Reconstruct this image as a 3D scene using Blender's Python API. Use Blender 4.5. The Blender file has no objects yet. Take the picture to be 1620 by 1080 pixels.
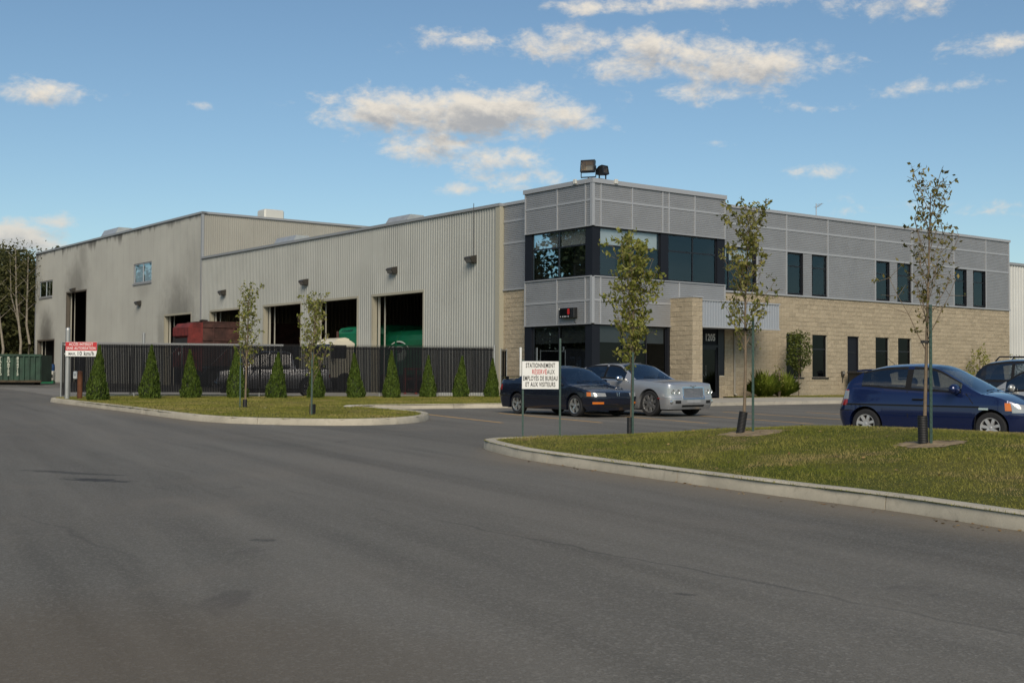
import bpy, math, random
import numpy as np
from mathutils import Matrix, Vector

S = bpy.context.scene
COL = S.collection
R = math.radians
rng = random.Random(7)

# ------------------------------------------------------------------ camera
EYE = 1.36
SLOPE = 0.009
PITCH, ROLL = R(1.699), R(0.320)
cam_d = bpy.data.cameras.new('camera'); cam_d.sensor_width = 36.0
cam_d.lens = 36.0 * 1983.5 / 1620.0
cam_d.clip_start = 0.1; cam_d.clip_end = 3000
cam = bpy.data.objects.new('camera', cam_d); COL.objects.link(cam)
_F = Vector((0, math.cos(PITCH), math.sin(PITCH)))
_U0 = Vector((0, -math.sin(PITCH), math.cos(PITCH)))
_R0 = Vector((1, 0, 0))
_R = math.cos(ROLL) * _R0 + math.sin(ROLL) * _U0
_U = -math.sin(ROLL) * _R0 + math.cos(ROLL) * _U0
cam.matrix_world = Matrix(((_R.x, _U.x, -_F.x, 0), (_R.y, _U.y, -_F.y, 0), (_R.z, _U.z, -_F.z, EYE), (0, 0, 0, 1)))
S.camera = cam

# ------------------------------------------------------------------ light and sky
SUN_AZ, SUN_EL = R(177), R(37)          # azimuth clockwise from +Y: low and almost behind the camera
SKY_STRENGTH = 0.063
w = bpy.data.worlds.new('World'); S.world = w; w.use_nodes = True
NT = w.node_tree; NT.nodes.clear()


class NB:
    """small helper to write node trees"""
    def __init__(s, nt): s.nt = nt
    def n(s, t, **k):
        o = s.nt.nodes.new(t)
        for a, b in k.items(): setattr(o, a, b)
        return o
    def put(s, sock, v):
        if isinstance(v, bpy.types.NodeSocket): s.nt.links.new(v, sock)
        elif v is not None: sock.default_value = v
    def m(s, op, a, b=None, c=None, clamp=False):
        o = s.n('ShaderNodeMath', operation=op, use_clamp=clamp)
        for i, v in enumerate((a, b, c)): s.put(o.inputs[i], v)
        return o.outputs[0]
    def vm(s, op, a, b=None):
        o = s.n('ShaderNodeVectorMath', operation=op)
        s.put(o.inputs[0], a); s.put(o.inputs[1], b)
        return o.outputs[0]
    def noise(s, vec, scale, detail=3, rough=.55, dist=0):
        o = s.n('ShaderNodeTexNoise'); s.put(o.inputs['Vector'], vec)
        o.inputs['Scale'].default_value = scale; o.inputs['Detail'].default_value = detail
        o.inputs['Roughness'].default_value = rough; o.inputs['Distortion'].default_value = dist
        return o.outputs['Fac']
    def mix(s, f, a, b, bt='MIX'):
        o = s.n('ShaderNodeMix', data_type='RGBA', blend_type=bt)
        s.put(o.inputs[0], f)
        for i, v in ((6, a), (7, b)):
            s.put(o.inputs[i], (*v, 1) if isinstance(v, tuple) and len(v) == 3 else v)
        return o.outputs[2]
    def ramp(s, f, a, b, lo=0., hi=1., smooth=True):
        o = s.n('ShaderNodeMapRange', interpolation_type='SMOOTHSTEP' if smooth else 'LINEAR')
        for i, v in enumerate((f, a, b, lo, hi)): s.put(o.inputs[i], v)
        return o.outputs[0]
    def sep(s, v):
        o = s.n('ShaderNodeSeparateXYZ'); s.put(o.inputs[0], v); return o.outputs
    def comb(s, x, y, z):
        o = s.n('ShaderNodeCombineXYZ')
        for i, v in enumerate((x, y, z)): s.put(o.inputs[i], v)
        return o.outputs[0]


b = NB(NT)
sky = b.n('ShaderNodeTexSky', sky_type='NISHITA', sun_disc=False)
sky.sun_elevation = SUN_EL; sky.sun_rotation = SUN_AZ
sky.air_density = 1.0; sky.dust_density = 0.6; sky.ozone_density = 1.3; sky.altitude = 50
gen = b.n('ShaderNodeTexCoord').outputs['Generated']
x, y, z = b.sep(gen)
az = b.m('ARCTAN2', x, y)                       # radians, 0 straight ahead, + to the right
el = b.m('ARCSINE', z)
AZ = b.m('MULTIPLY', az, 57.29578); EL = b.m('MULTIPLY', el, 57.29578)
P2 = b.comb(AZ, b.m('MULTIPLY', EL, 2.0), 0.0)
CLOUDS = [  # azimuth, elevation, half width, half height (degrees), weight
    (-5.6, 12.0, 3.4, .95, 1.1), (-1.6, 12.0, 4.4, 1.05, 1.2), (2.2, 11.9, 2.6, .75, .9), (-3.6, 10.5, 2.4, .85, .95), (-1.2, 10.0, 2.8, .6, .8),
    (.2, 9.0, 2.2, .5, .8), (-2.2, 8.6, 1.6, .32, .7), (-2.2, 15.2, 3.2, .6, .75), (2.6, 15.0, 3.8, .8, .9), (6.8, 14.5, 4.0, 1.0, 1.0), (10.6, 14.0, 3.4, 1.0, 1.0),
    (9.2, 12.8, 3.6, .7, .75), (12.8, 12.1, 2.6, .4, .6), (14.6, 13.9, 1.6, .5, .6), (4.4, 16.7, 3.2, .45, .8), (8.6, 16.8, 3.8, .5, .85),
    (17.2, 16.3, 3.2, .8, .75), (21.2, 14.2, 2.4, .5, .8), (19.0, 12.6, 2.6, .35, .75), (13.4, 9.2, 1.8, .35, .65), (9.7, 10.6, 2.0, .3, .55), (13.8, 8.0, 2.4, .28, .5), (17.6, 7.6, 3.0, .35, .5),
    (-20.8, 12.0, 2.1, .5, .9), (-14.0, 11.9, .7, .28, .7), (-20.2, 6.6, 1.1, .32, .9), (-21.9, 5.75, 2.3, .75, 1.25), (21.5, 7.3, 2.5, .35, .5),
    (40, 14, 9, 2.2, .9), (60, 9, 10, 1.6, .9), (-42, 15, 9, 2.0, .9), (-65, 8, 9, 1.4, .9), (95, 12, 12, 2, .9), (-100, 14, 12, 2.4, .9), (150, 13, 12, 2.0, .9), (-150, 11, 12, 2.0, .9),
    (5, 32, 12, 3, .8), (-35, 38, 12, 3, .8), (50, 45, 14, 4, .8), (110, 35, 12, 4, .8), (-110, 38, 12, 4, .8)]


def cloud_field(dy):
    """soft cloud density, looked up dy degrees higher (used for the shaded undersides)"""
    e = b.m('ADD', EL, dy)
    tot = None
    for (a0, e0, wx, wy, k) in CLOUDS:
        u = b.m('MULTIPLY', b.m('SUBTRACT', AZ, a0), 1 / (wx * 1.12))
        v = b.m('MULTIPLY', b.m('SUBTRACT', e, e0), 1 / (wy * 1.22))
        d = b.m('ADD', b.m('MULTIPLY', u, u), b.m('MULTIPLY', v, v))
        g = b.m('MULTIPLY', b.m('EXPONENT', b.m('MULTIPLY', d, -0.85)), k)
        tot = g if tot is None else b.m('MAXIMUM', tot, g)
    q = b.comb(AZ, b.m('MULTIPLY', e, 1.7), 3.1)
    n1 = b.noise(q, .55, 7, .60, .35)
    n2 = b.noise(q, 2.1, 4, .6, .2)
    tx = b.m('ADD', b.m('MULTIPLY', b.m('SUBTRACT', n1, .5), 1.55), b.m('MULTIPLY', b.m('SUBTRACT', n2, .5), .5))
    return b.m('ADD', tot, tx)


c0 = cloud_field(0.0)
c1 = cloud_field(0.55)
mask = b.ramp(c0, .40, 1.08)
thick = b.ramp(c1, .45, 1.35)
# low pale band of far haze and thin cloud
lit = b.mix(thick, (9.0, 8.2, 7.0), (4.3, 4.3, 4.35))
lit = b.mix(b.ramp(EL, 3.0, 12.0), b.mix(.45, lit, (4.7, 5.0, 5.2)), lit)
skyc = b.mix(1.0, sky.outputs[0], (0.88, 1.01, 1.04), 'MULTIPLY')
col = b.mix(b.m('MULTIPLY', mask, .93), skyc, lit)
bg = b.n('ShaderNodeBackground'); b.put(bg.inputs[0], col); bg.inputs[1].default_value = SKY_STRENGTH
out = b.n('ShaderNodeOutputWorld'); NT.links.new(bg.outputs[0], out.inputs[0])

sd = bpy.data.lights.new('sun', 'SUN'); sd.energy = 2.15; sd.angle = R(32); sd.color = (1.0, .88, .73)
sun = bpy.data.objects.new('sun', sd); COL.objects.link(sun)
_d = Vector((math.sin(SUN_AZ) * math.cos(SUN_EL), math.cos(SUN_AZ) * math.cos(SUN_EL), math.sin(SUN_EL)))
sun.rotation_euler = _d.to_track_quat('Z', 'Y').to_euler()
sun.location = (0, -30, 40)

S.view_settings.view_transform = 'Standard'; S.view_settings.look = 'None'
S.view_settings.gamma = 1.0; S.view_settings.use_curve_mapping = False
S.view_settings.exposure = 0.6
S.render.engine = 'CYCLES'
S.cycles.max_bounces = 8; S.cycles.transparent_max_bounces = 16
S.cycles.use_denoising = True


# ------------------------------------------------------------------ helpers
def setp(o, label=None, cat=None, group=None, kind=None):
    if label: o['label'] = label
    if cat: o['category'] = cat
    if group: o['group'] = group
    if kind: o['kind'] = kind
    return o


def thing(name, label, cat, loc=(0, 0, 0), rz=0.0, group=None):
    o = bpy.data.objects.new(name, None); COL.objects.link(o)
    o.empty_display_size = .3
    o.location = loc; o.rotation_euler = (0, 0, rz)
    return setp(o, label, cat, group)


class MB:
    """collects faces for ONE mesh"""
    def __init__(s): s.v = []; s.f = []
    def add(s, vs, fs):
        o = len(s.v); s.v.extend(vs); s.f.extend([tuple(i + o for i in f) for f in fs]); return s
    def quad(s, a, b_, c, d): return s.add([a, b_, c, d], [(0, 1, 2, 3)])
    def box(s, x0, x1, y0, y1, z0, z1):
        v = [(x0, y0, z0), (x1, y0, z0), (x1, y1, z0), (x0, y1, z0), (x0, y0, z1), (x1, y0, z1), (x1, y1, z1), (x0, y1, z1)]
        return s.add(v, [(0, 3, 2, 1), (4, 5, 6, 7), (0, 1, 5, 4), (1, 2, 6, 5), (2, 3, 7, 6), (3, 0, 4, 7)])
    def bevbox(s, x0, x1, y0, y1, z0, z1, c=.02):
        """box with all edges chamfered"""
        vs = []; idx = {}
        X, Y, Z = (x0, x1), (y0, y1), (z0, z1)
        for i in (0, 1):
            for j in (0, 1):
                for k in (0, 1):
                    sx, sy, sz = (1 - 2 * i) * c, (1 - 2 * j) * c, (1 - 2 * k) * c
                    p = (X[i], Y[j], Z[k])
                    for a in range(3):
                        q = [p[0] + sx, p[1] + sy, p[2] + sz]; q[a] = p[a]
                        idx[i, j, k, a] = len(vs); vs.append(tuple(q))
        fs = []
        for a in range(3):
            for t in (0, 1):
                o = [n for n in range(3) if n != a]
                ring = []
                for (m, n) in ((0, 0), (1, 0), (1, 1), (0, 1)):
                    key = [0, 0, 0]; key[a] = t; key[o[0]] = m; key[o[1]] = n
                    ring.append(idx[(*key, a)])
                fs.append(tuple(ring))
        for a in range(3):                       # edges along axis a
            o = [n for n in range(3) if n != a]
            for (m, n) in ((0, 0), (1, 0), (1, 1), (0, 1)):
                k0 = [0, 0, 0]; k0[o[0]] = m; k0[o[1]] = n; k1 = list(k0); k1[a] = 1
                fs.append((idx[(*k0, o[0])], idx[(*k1, o[0])], idx[(*k1, o[1])], idx[(*k0, o[1])]))
        for i in (0, 1):
            for j in (0, 1):
                for k in (0, 1):
                    fs.append((idx[i, j, k, 0], idx[i, j, k, 1], idx[i, j, k, 2]))
        return s.add(vs, fs)
    def tube(s, pts, rad, n=8, cap=True):
        pts = [Vector(p) for p in pts]
        if not isinstance(rad, (list, tuple)): rad = [rad] * len(pts)
        base = len(s.v); m = len(pts)
        for i, p in enumerate(pts):
            d = (pts[min(i + 1, m - 1)] - pts[max(i - 1, 0)]).normalized()
            u = d.cross(Vector((0, 0, 1)))
            if u.length < .05: u = d.cross(Vector((1, 0, 0)))
            u.normalize(); v = d.cross(u)
            for k in range(n):
                a = 2 * math.pi * k / n
                s.v.append(tuple(p + (u * math.cos(a) + v * math.sin(a)) * rad[i]))
        for i in range(m - 1):
            for k in range(n):
                k2 = (k + 1) % n
                s.f.append((base + i * n + k, base + i * n + k2, base + (i + 1) * n + k2, base + (i + 1) * n + k))
        if cap:
            s.f.append(tuple(base + k for k in range(n))[::-1]); s.f.append(tuple(base + (m - 1) * n + k for k in range(n)))
        return s
    def lathe(s, prof, n=24, axis='z', c=(0, 0, 0)):
        """prof: list of (radius, height); axis z or y"""
        base = len(s.v); m = len(prof)
        for (r_, h) in prof:
            for k in range(n):
                a = 2 * math.pi * k / n
                p = (r_ * math.cos(a), r_ * math.sin(a), h) if axis == 'z' else (r_ * math.cos(a), h, r_ * math.sin(a)) if axis == 'y' else (h, r_ * math.cos(a), r_ * math.sin(a))
                s.v.append((p[0] + c[0], p[1] + c[1], p[2] + c[2]))
        for i in range(m - 1):
            for k in range(n):
                k2 = (k + 1) % n
                s.f.append((base + i * n + k, base + i * n + k2, base + (i + 1) * n + k2, base + (i + 1) * n + k))
        return s
    def grid(s, rows):
        """rows: list of equally long point lists"""
        base = len(s.v); n = len(rows[0])
        for r_ in rows: s.v.extend([tuple(p) for p in r_])
        for i in range(len(rows) - 1):
            for k in range(n - 1):
                s.f.append((base + i * n + k, base + i * n + k + 1, base + (i + 1) * n + k + 1, base + (i + 1) * n + k))
        return s
    def prism(s, poly, fn, h0, h1):
        """extrude polygon [(a,b)] between h0,h1; fn(a,b,h)->xyz"""
        n = len(poly); base = len(s.v)
        for h in (h0, h1): s.v.extend([tuple(fn(a, b_, h)) for a, b_ in poly])
        for k in range(n):
            k2 = (k + 1) % n
            s.f.append((base + k, base + k2, base + n + k2, base + n + k))
        s.f.append(tuple(base + k for k in range(n))[::-1]); s.f.append(tuple(base + n + k for k in range(n)))
        return s
    def mesh(s, name, smooth=None):
        me = bpy.data.meshes.new(name); me.from_pydata(s.v, [], s.f); me.update()
        if smooth is not None:
            me.polygons.foreach_set('use_smooth', [True] * len(me.polygons))
            if smooth < 179: me.set_sharp_from_angle(angle=R(smooth))
        return me
    def build(s, name, mat=None, parent=None, smooth=None, fix=False):
        me = s.mesh(name, smooth)
        if fix:
            import bmesh
            bm = bmesh.new(); bm.from_mesh(me); bmesh.ops.recalc_face_normals(bm, faces=bm.faces); bm.to_mesh(me); bm.free()
        return link(name, me, mat, parent)


def link(name, me, mat=None, parent=None, loc=None):
    o = bpy.data.objects.new(name, me); COL.objects.link(o)
    if mat is not None and not me.materials: me.materials.append(mat)
    if parent is not None: o.parent = parent
    if loc is not None: o.location = loc
    return o


def np_mesh(name, V, F):
    """fast mesh from numpy arrays (F: n x k)"""
    me = bpy.data.meshes.new(name); k = F.shape[1]
    me.vertices.add(len(V)); me.vertices.foreach_set('co', np.ascontiguousarray(V, dtype=np.float32).ravel())
    me.loops.add(F.size); me.loops.foreach_set('vertex_index', np.ascontiguousarray(F, dtype=np.int32).ravel())
    me.polygons.add(len(F))
    me.polygons.foreach_set('loop_start', np.arange(0, F.size, k, dtype=np.int32))
    me.polygons.foreach_set('loop_total', np.full(len(F), k, dtype=np.int32))
    me.update(calc_edges=True); me.validate()
    return me


def children(o): return [c for c in o.children]


def copy_tree(o, parent=None):
    c = o.copy(); COL.objects.link(c)
    if parent is not None:
        c.parent = parent; c.matrix_parent_inverse = o.matrix_parent_inverse.copy()
    for ch in list(o.children): copy_tree(ch, c)
    return c


# ------------------------------------------------------------------ materials
MATS = {}


def pm(name, c, rough=.6, metal=0.0, var=0.0, vscale=3.0, bump=0.0, bscale=40.0, spec=.5, island=0.0, coat=0.0):
    """principled material with noise colour variation, bump and per-piece variation"""
    if name in MATS: return MATS[name]
    m = bpy.data.materials.new(name); m.use_nodes = True
    nt = m.node_tree; q = NB(nt); p = nt.nodes['Principled BSDF']
    p.inputs['Roughness'].default_value = rough; p.inputs['Metallic'].default_value = metal
    p.inputs['Specular IOR Level'].default_value = spec
    p.inputs['Coat Weight'].default_value = coat; p.inputs['Coat Roughness'].default_value = .03
    tc = q.n('ShaderNodeTexCoord').outputs['Object']
    colr = (*c, 1)
    f = None
    if var:
        n1 = q.noise(tc, vscale, 5, .6)
        f = q.ramp(n1, .25, .75, 1 - var, 1 + var)
    if island:
        ge = q.n('ShaderNodeNewGeometry').outputs['Random Per Island']; oi = q.n('ShaderNodeObjectInfo').outputs['Random']
        h = q.m('FRACT', q.m('ADD', ge, oi))
        g = q.m('ADD', 1 - island, q.m('MULTIPLY', h, 2 * island))
        f = g if f is None else q.m('MULTIPLY', f, g)
    if f is not None:
        o = q.vm('SCALE', colr[:3]); nd = o.node; q.put(nd.inputs['Scale'], f)
        nt.links.new(o, p.inputs['Base Color'])
    else: p.inputs['Base Color'].default_value = colr
    if bump:
        n2 = q.noise(tc, bscale, 4, .6)
        bn = q.n('ShaderNodeBump'); bn.inputs['Strength'].default_value = bump; bn.inputs['Distance'].default_value = .01
        q.put(bn.inputs['Height'], n2); nt.links.new(bn.outputs[0], p.inputs['Normal'])
    MATS[name] = m
    return m


def glassmat(name, tint, refl, rough=.01, lo=.08, hi=.9, ior=1.6):
    """window glass: see-through tint plus a mirror layer that grows at grazing angles"""
    if name in MATS: return MATS[name]
    m = bpy.data.materials.new(name); m.use_nodes = True; nt = m.node_tree; nt.nodes.clear(); q = NB(nt)
    tr = q.n('ShaderNodeBsdfTransparent'); tr.inputs[0].default_value = (*tint, 1)
    gl = q.n('ShaderNodeBsdfGlossy'); gl.inputs['Color'].default_value = (*refl, 1); gl.inputs['Roughness'].default_value = rough
    fr = q.n('ShaderNodeFresnel'); fr.inputs[0].default_value = ior
    f = q.ramp(fr.outputs[0], 0, 1, lo, hi, False)
    mx = q.n('ShaderNodeMixShader'); q.put(mx.inputs[0], f)
    nt.links.new(tr.outputs[0], mx.inputs[1]); nt.links.new(gl.outputs[0], mx.inputs[2])
    o = q.n('ShaderNodeOutputMaterial'); nt.links.new(mx.outputs[0], o.inputs[0])
    MATS[name] = m
    return m


def leafmat(name, c1, c2, trans=.3, rough=.55):
    if name in MATS: return MATS[name]
    m = bpy.data.materials.new(name); m.use_nodes = True; nt = m.node_tree; nt.nodes.clear(); q = NB(nt)
    ge = q.n('ShaderNodeNewGeometry').outputs['Random Per Island']
    colr = q.mix(ge, c1, c2)
    pb = q.n('ShaderNodeBsdfPrincipled'); q.put(pb.inputs['Base Color'], colr); pb.inputs['Roughness'].default_value = rough
    pb.inputs['Specular IOR Level'].default_value = .3
    tl = q.n('ShaderNodeBsdfTranslucent'); q.put(tl.inputs[0], colr)
    mx = q.n('ShaderNodeMixShader'); mx.inputs[0].default_value = trans
    nt.links.new(pb.outputs[0], mx.inputs[1]); nt.links.new(tl.outputs[0], mx.inputs[2])
    o = q.n('ShaderNodeOutputMaterial'); nt.links.new(mx.outputs[0], o.inputs[0])
    MATS[name] = m
    return m


def text_part(name, body, size, mat, parent, origin, ux, up, sx=1.0, bold=0.0, depth=.004, align='CENTER'):
    """lettering as a thin raised mesh; ux = reading direction, up = up direction in the parent's space"""
    cu = bpy.data.curves.new(name, 'FONT'); cu.body = body; cu.size = size; cu.align_x = align; cu.align_y = 'CENTER'
    cu.space_character = 1.10; cu.extrude = depth / 2; cu.offset = bold; cu.resolution_u = 3
    tmp = bpy.data.objects.new('tmp', cu); COL.objects.link(tmp)
    dg = bpy.context.evaluated_depsgraph_get()
    me = bpy.data.meshes.new_from_object(tmp.evaluated_get(dg))
    bpy.data.objects.remove(tmp); bpy.data.curves.remove(cu)
    ux = Vector(ux).normalized(); up = Vector(up).normalized(); nn = ux.cross(up)
    M = Matrix(((ux.x * sx, up.x, nn.x, origin[0]), (ux.y * sx, up.y, nn.y, origin[1]), (ux.z * sx, up.z, nn.z, origin[2]), (0, 0, 0, 1)))
    me.transform(M); me.materials.clear()
    return link(name, me, mat, parent)


TH = R(37.2263)
DR = Vector((math.cos(TH), math.sin(TH), 0)); DL = Vector((-math.sin(TH), math.cos(TH), 0))
CX, CY = 3.225, 50.5                                # foot of the office's street corner
def st(s, t, z=0.0):
    p = Vector((CX, CY, 0)) + DR * s + DL * t
    return Vector((p.x, p.y, z))
def gz(x, y):
    return SLOPE * max(-5.0, min(y, 95.0))
def smooth01(t):
    t = max(0., min(1., t)); return t * t * (3 - 2 * t)
def lerp_keys(keys, x):
    if x <= keys[0][0]: return keys[0][1]
    for (a, va), (c, vc) in zip(keys, keys[1:]):
        if x <= c: return va + (vc - va) * (x - a) / (c - a)
    return keys[-1][1]
def spline_keys(keys, x):
    """monotone-ish cubic through keys"""
    n = len(keys)
    if x <= keys[0][0]: return keys[0][1]
    if x >= keys[-1][0]: return keys[-1][1]
    for i in range(n - 1):
        if x <= keys[i + 1][0]: break
    (x0, y0), (x1, y1) = keys[i], keys[i + 1]
    d = (y1 - y0) / (x1 - x0)
    def tang(j):
        if j == 0: return (keys[1][1] - keys[0][1]) / (keys[1][0] - keys[0][0])
        if j == n - 1: return (keys[-1][1] - keys[-2][1]) / (keys[-1][0] - keys[-2][0])
        a = (keys[j][1] - keys[j - 1][1]) / (keys[j][0] - keys[j - 1][0]); c = (keys[j + 1][1] - keys[j][1]) / (keys[j + 1][0] - keys[j][0])
        return 0 if a * c <= 0 else 2 * a * c / (a + c)
    h = x1 - x0; t = (x - x0) / h; m0, m1 = tang(i) * h, tang(i + 1) * h
    return (2 * t**3 - 3 * t**2 + 1) * y0 + (t**3 - 2 * t**2 + t) * m0 + (-2 * t**3 + 3 * t**2) * y1 + (t**3 - t**2) * m1
from mathutils.geometry import tessellate_polygon

# ------------------------------------------------------------------ ground and asphalt
def asphalt_material():
    m = bpy.data.materials.new('asphalt'); m.use_nodes = True; nt = m.node_tree; q = NB(nt); p = nt.nodes['Principled BSDF']
    pos = q.n('ShaderNodeNewGeometry').outputs['Position']
    # along the drive: stretched wheel streaks
    rot = q.n('ShaderNodeVectorRotate', rotation_type='Z_AXIS'); q.put(rot.inputs['Vector'], pos); rot.inputs['Angle'].default_value = R(64)
    sx, sy, sz = q.sep(rot.outputs[0])
    sv = q.comb(q.m('MULTIPLY', sx, .045), q.m('MULTIPLY', sy, .75), 0.)
    streak = q.ramp(q.noise(sv, 1.0, 5, .62, .4), .3, .72, .0, 1.)
    sv2 = q.comb(q.m('MULTIPLY', sx, .16), q.m('MULTIPLY', sy, 2.6), 4.)
    fine = q.ramp(q.noise(sv2, 1.0, 4, .6), .3, .7)
    big = q.ramp(q.noise(pos, .11, 4, .55, .3), .3, .7)
    grain = q.noise(pos, 95, 3, .75)
    vor = q.n('ShaderNodeTexVoronoi', feature='F1'); q.put(vor.inputs['Vector'], pos); vor.inputs['Scale'].default_value = 62
    peb = q.ramp(vor.outputs['Color'], .55, 1.0)
    c = q.mix(streak, (.084, .079, .064), (.205, .192, .160))
    c = q.mix(q.m('MULTIPLY', fine, .5), c, (.145, .138, .118))
    c = q.mix(q.m('MULTIPLY', big, .35), c, (.20, .175, .142))
    c = q.mix(q.ramp(grain, .35, .72, 0., .5), c, (.026, .025, .022))
    c = q.mix(q.m('MULTIPLY', peb, .38), c, (.30, .285, .25))
    # oil stains and dark tar spots with their own shapes
    n1 = q.noise(pos, .42, 4, .6, 1.0)
    stain = q.ramp(n1, .66, .73)
    c = q.mix(q.m('MULTIPLY', stain, .32), c, (.032, .027, .027))
    wob = q.noise(pos, 5.0, 6, .75)
    for (px_, py_, ra, rb, k) in ((-4.9, 14.9, .55, .09, .75), (-1.95, 9.85, .13, .04, .5), (-5.6, 15.9, .9, .07, .5), (1.05, 7.6, .10, .02, .5)):
        dx = q.m('SUBTRACT', q.sep(pos)[0], px_); dy = q.m('SUBTRACT', q.sep(pos)[1], py_)
        ca, sa = .9, -.43
        u = q.m('DIVIDE', q.m('ADD', q.m('MULTIPLY', dx, ca), q.m('MULTIPLY', dy, sa)), ra)
        v = q.m('DIVIDE', q.m('ADD', q.m('MULTIPLY', dx, -sa), q.m('MULTIPLY', dy, ca)), rb * 2.2)
        d = q.m('ADD', q.m('ADD', q.m('MULTIPLY', u, u), q.m('MULTIPLY', v, v)), q.m('MULTIPLY', q.m('SUBTRACT', wob, .5), 4.5))
        c = q.mix(q.m('MULTIPLY', q.ramp(d, 1.1, .25), k), c, (.022, .021, .021))
    # paving seams: a few long thin cracks
    cr = q.noise(pos, .9, 3, .6)
    X_, Y_, _z = q.sep(pos)
    lin = q.m('ADD', q.m('MULTIPLY', X_, .82), q.m('MULTIPLY', Y_, .573))
    for off, k in ((5.88, .32), (2.9, .2)):
        a = q.m('ABSOLUTE', q.m('ADD', q.m('SUBTRACT', lin, off), q.m('MULTIPLY', q.m('SUBTRACT', cr, .5), .35)))
        brk = q.ramp(q.noise(q.comb(sx, sy, 9.), .35, 3, .7), .42, .6)
        c = q.mix(q.m('MULTIPLY', q.m('MULTIPLY', q.ramp(a, .03, .008), brk), k), c, (.016, .015, .015))
    # dust near the kerbs (worn in as pale sand)
    c = q.mix(q.m('MULTIPLY', q.ramp(q.noise(pos, .25, 5, .65, .6), .52, .72), .4), c, (.19, .165, .13))
    dq = q.m('ADD', q.m('MULTIPLY', q.m('ADD', X_, 2.6), q.m('ADD', X_, 2.6)), q.m('MULTIPLY', q.m('SUBTRACT', Y_, 4.6), q.m('SUBTRACT', Y_, 4.6)))
    c = q.mix(q.m('MULTIPLY', q.ramp(q.m('ADD', dq, q.m('MULTIPLY', q.noise(pos, .7, 4, .6), 6.)), 14., 4.), .55), c, (.125, .098, .066))
    # sand swept against the foot of the kerbs
    for (nx, ny, cc, x_lo, y_hi) in ((.887, .463, 8.79, -.4, 21.), (.86, .51, 9.05, -30, 44.)):
        dk = q.m('SUBTRACT', cc, q.m('ADD', q.m('MULTIPLY', X_, nx), q.m('MULTIPLY', Y_, ny)))
        dk = q.m('ADD', dk, q.m('MULTIPLY', q.m('SUBTRACT', q.noise(pos, .8, 5, .7), .5), 1.1))
        near = q.m('MULTIPLY', q.ramp(dk, 1.25, .1), q.m('MULTIPLY', q.ramp(X_, x_lo - .5, x_lo + .5), q.ramp(Y_, y_hi + 1, y_hi - 1)))
        if cc > 9: near = q.m('MULTIPLY', near, q.ramp(X_, -5.5, -7.5))
        c = q.mix(q.m('MULTIPLY', near, .6), c, (.20, .165, .115))
    nt.links.new(c, p.inputs['Base Color'])
    p.inputs['Roughness'].default_value = .8; p.inputs['Specular IOR Level'].default_value = .3
    bn = q.n('ShaderNodeBump'); bn.inputs['Strength'].default_value = .55; bn.inputs['Distance'].default_value = .008
    q.put(bn.inputs['Height'], q.m('ADD', grain, q.m('MULTIPLY', vor.outputs['Distance'], .6))); nt.links.new(bn.outputs[0], p.inputs['Normal'])
    return m


M_ASPH = asphalt_material()
mb = MB()
ys = [-400, -60, -5, 2, 6, 10, 15, 20, 30, 40, 60, 80, 95, 110, 160, 400, 1500]
xs = [-1500, -300, -100, -40, -20, 0, 20, 40, 100, 300, 1500]
mb.grid([[(x_, y_, gz(x_, y_)) for x_ in xs] for y_ in ys])
setp(mb.build('ground', M_ASPH), kind='structure')


def tess(poly):
    return [tuple(t) for t in tessellate_polygon([[Vector((p[0], p[1], 0)) for p in poly]])]


def slab(name, poly, h, mat, skirt=.3, kind='structure'):
    m = MB(); n = len(poly)
    top = [(x_, y_, gz(x_, y_) + h) for x_, y_ in poly]
    m.add(top, tess(poly))
    m.add(top + [(x_, y_, z_ - skirt) for x_, y_, z_ in top], [(k, (k + 1) % n, n + (k + 1) % n, n + k) for k in range(n)])
    return setp(m.build(name, mat, fix=True), kind=kind)


def chain(pts, step=.4):
    """resample a polyline after Catmull smoothing"""
    P = [Vector(p) for p in pts]; out_ = []
    for i in range(len(P) - 1):
        p0, p1, p2, p3 = P[max(i - 1, 0)], P[i], P[i + 1], P[min(i + 2, len(P) - 1)]
        k = max(2, int((p2 - p1).length / step))
        for j in range(k):
            t = j / k
            out_.append(.5 * ((2 * p1) + (p2 - p0) * t + (2 * p0 - 5 * p1 + 4 * p2 - p3) * t * t + (3 * p1 - p0 - 3 * p2 + p3) * t**3))
    out_.append(P[-1]); return out_


def conc(name, c, bump=.35):
    if name in MATS: return MATS[name]
    m = bpy.data.materials.new(name); m.use_nodes = True; nt = m.node_tree; q = NB(nt); p = nt.nodes['Principled BSDF']
    pos = q.n('ShaderNodeNewGeometry').outputs['Position']
    a = q.ramp(q.noise(pos, .9, 6, .65, .4), .3, .7, .78, 1.12)
    o = q.vm('SCALE', c); q.put(o.node.inputs['Scale'], a)
    s2 = q.ramp(q.noise(pos, 3.2, 6, .75, .8), .52, .68)
    cc = q.mix(q.m('MULTIPLY', s2, .5), o, tuple(v * .55 for v in c))
    cc = q.mix(q.ramp(q.noise(pos, 60, 3, .7), .5, .8, 0, .4), cc, tuple(v * .6 for v in c))
    nt.links.new(cc, p.inputs['Base Color']); p.inputs['Roughness'].default_value = .85
    bn = q.n('ShaderNodeBump'); bn.inputs['Strength'].default_value = bump; bn.inputs['Distance'].default_value = .01
    q.put(bn.inputs['Height'], q.noise(pos, 45, 5, .7)); nt.links.new(bn.outputs[0], p.inputs['Normal'])
    MATS[name] = m; return m


M_KERB = conc('kerb_concrete', (.44, .395, .305))
M_WALK = conc('walk_concrete', (.40, .365, .295), .2)


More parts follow.
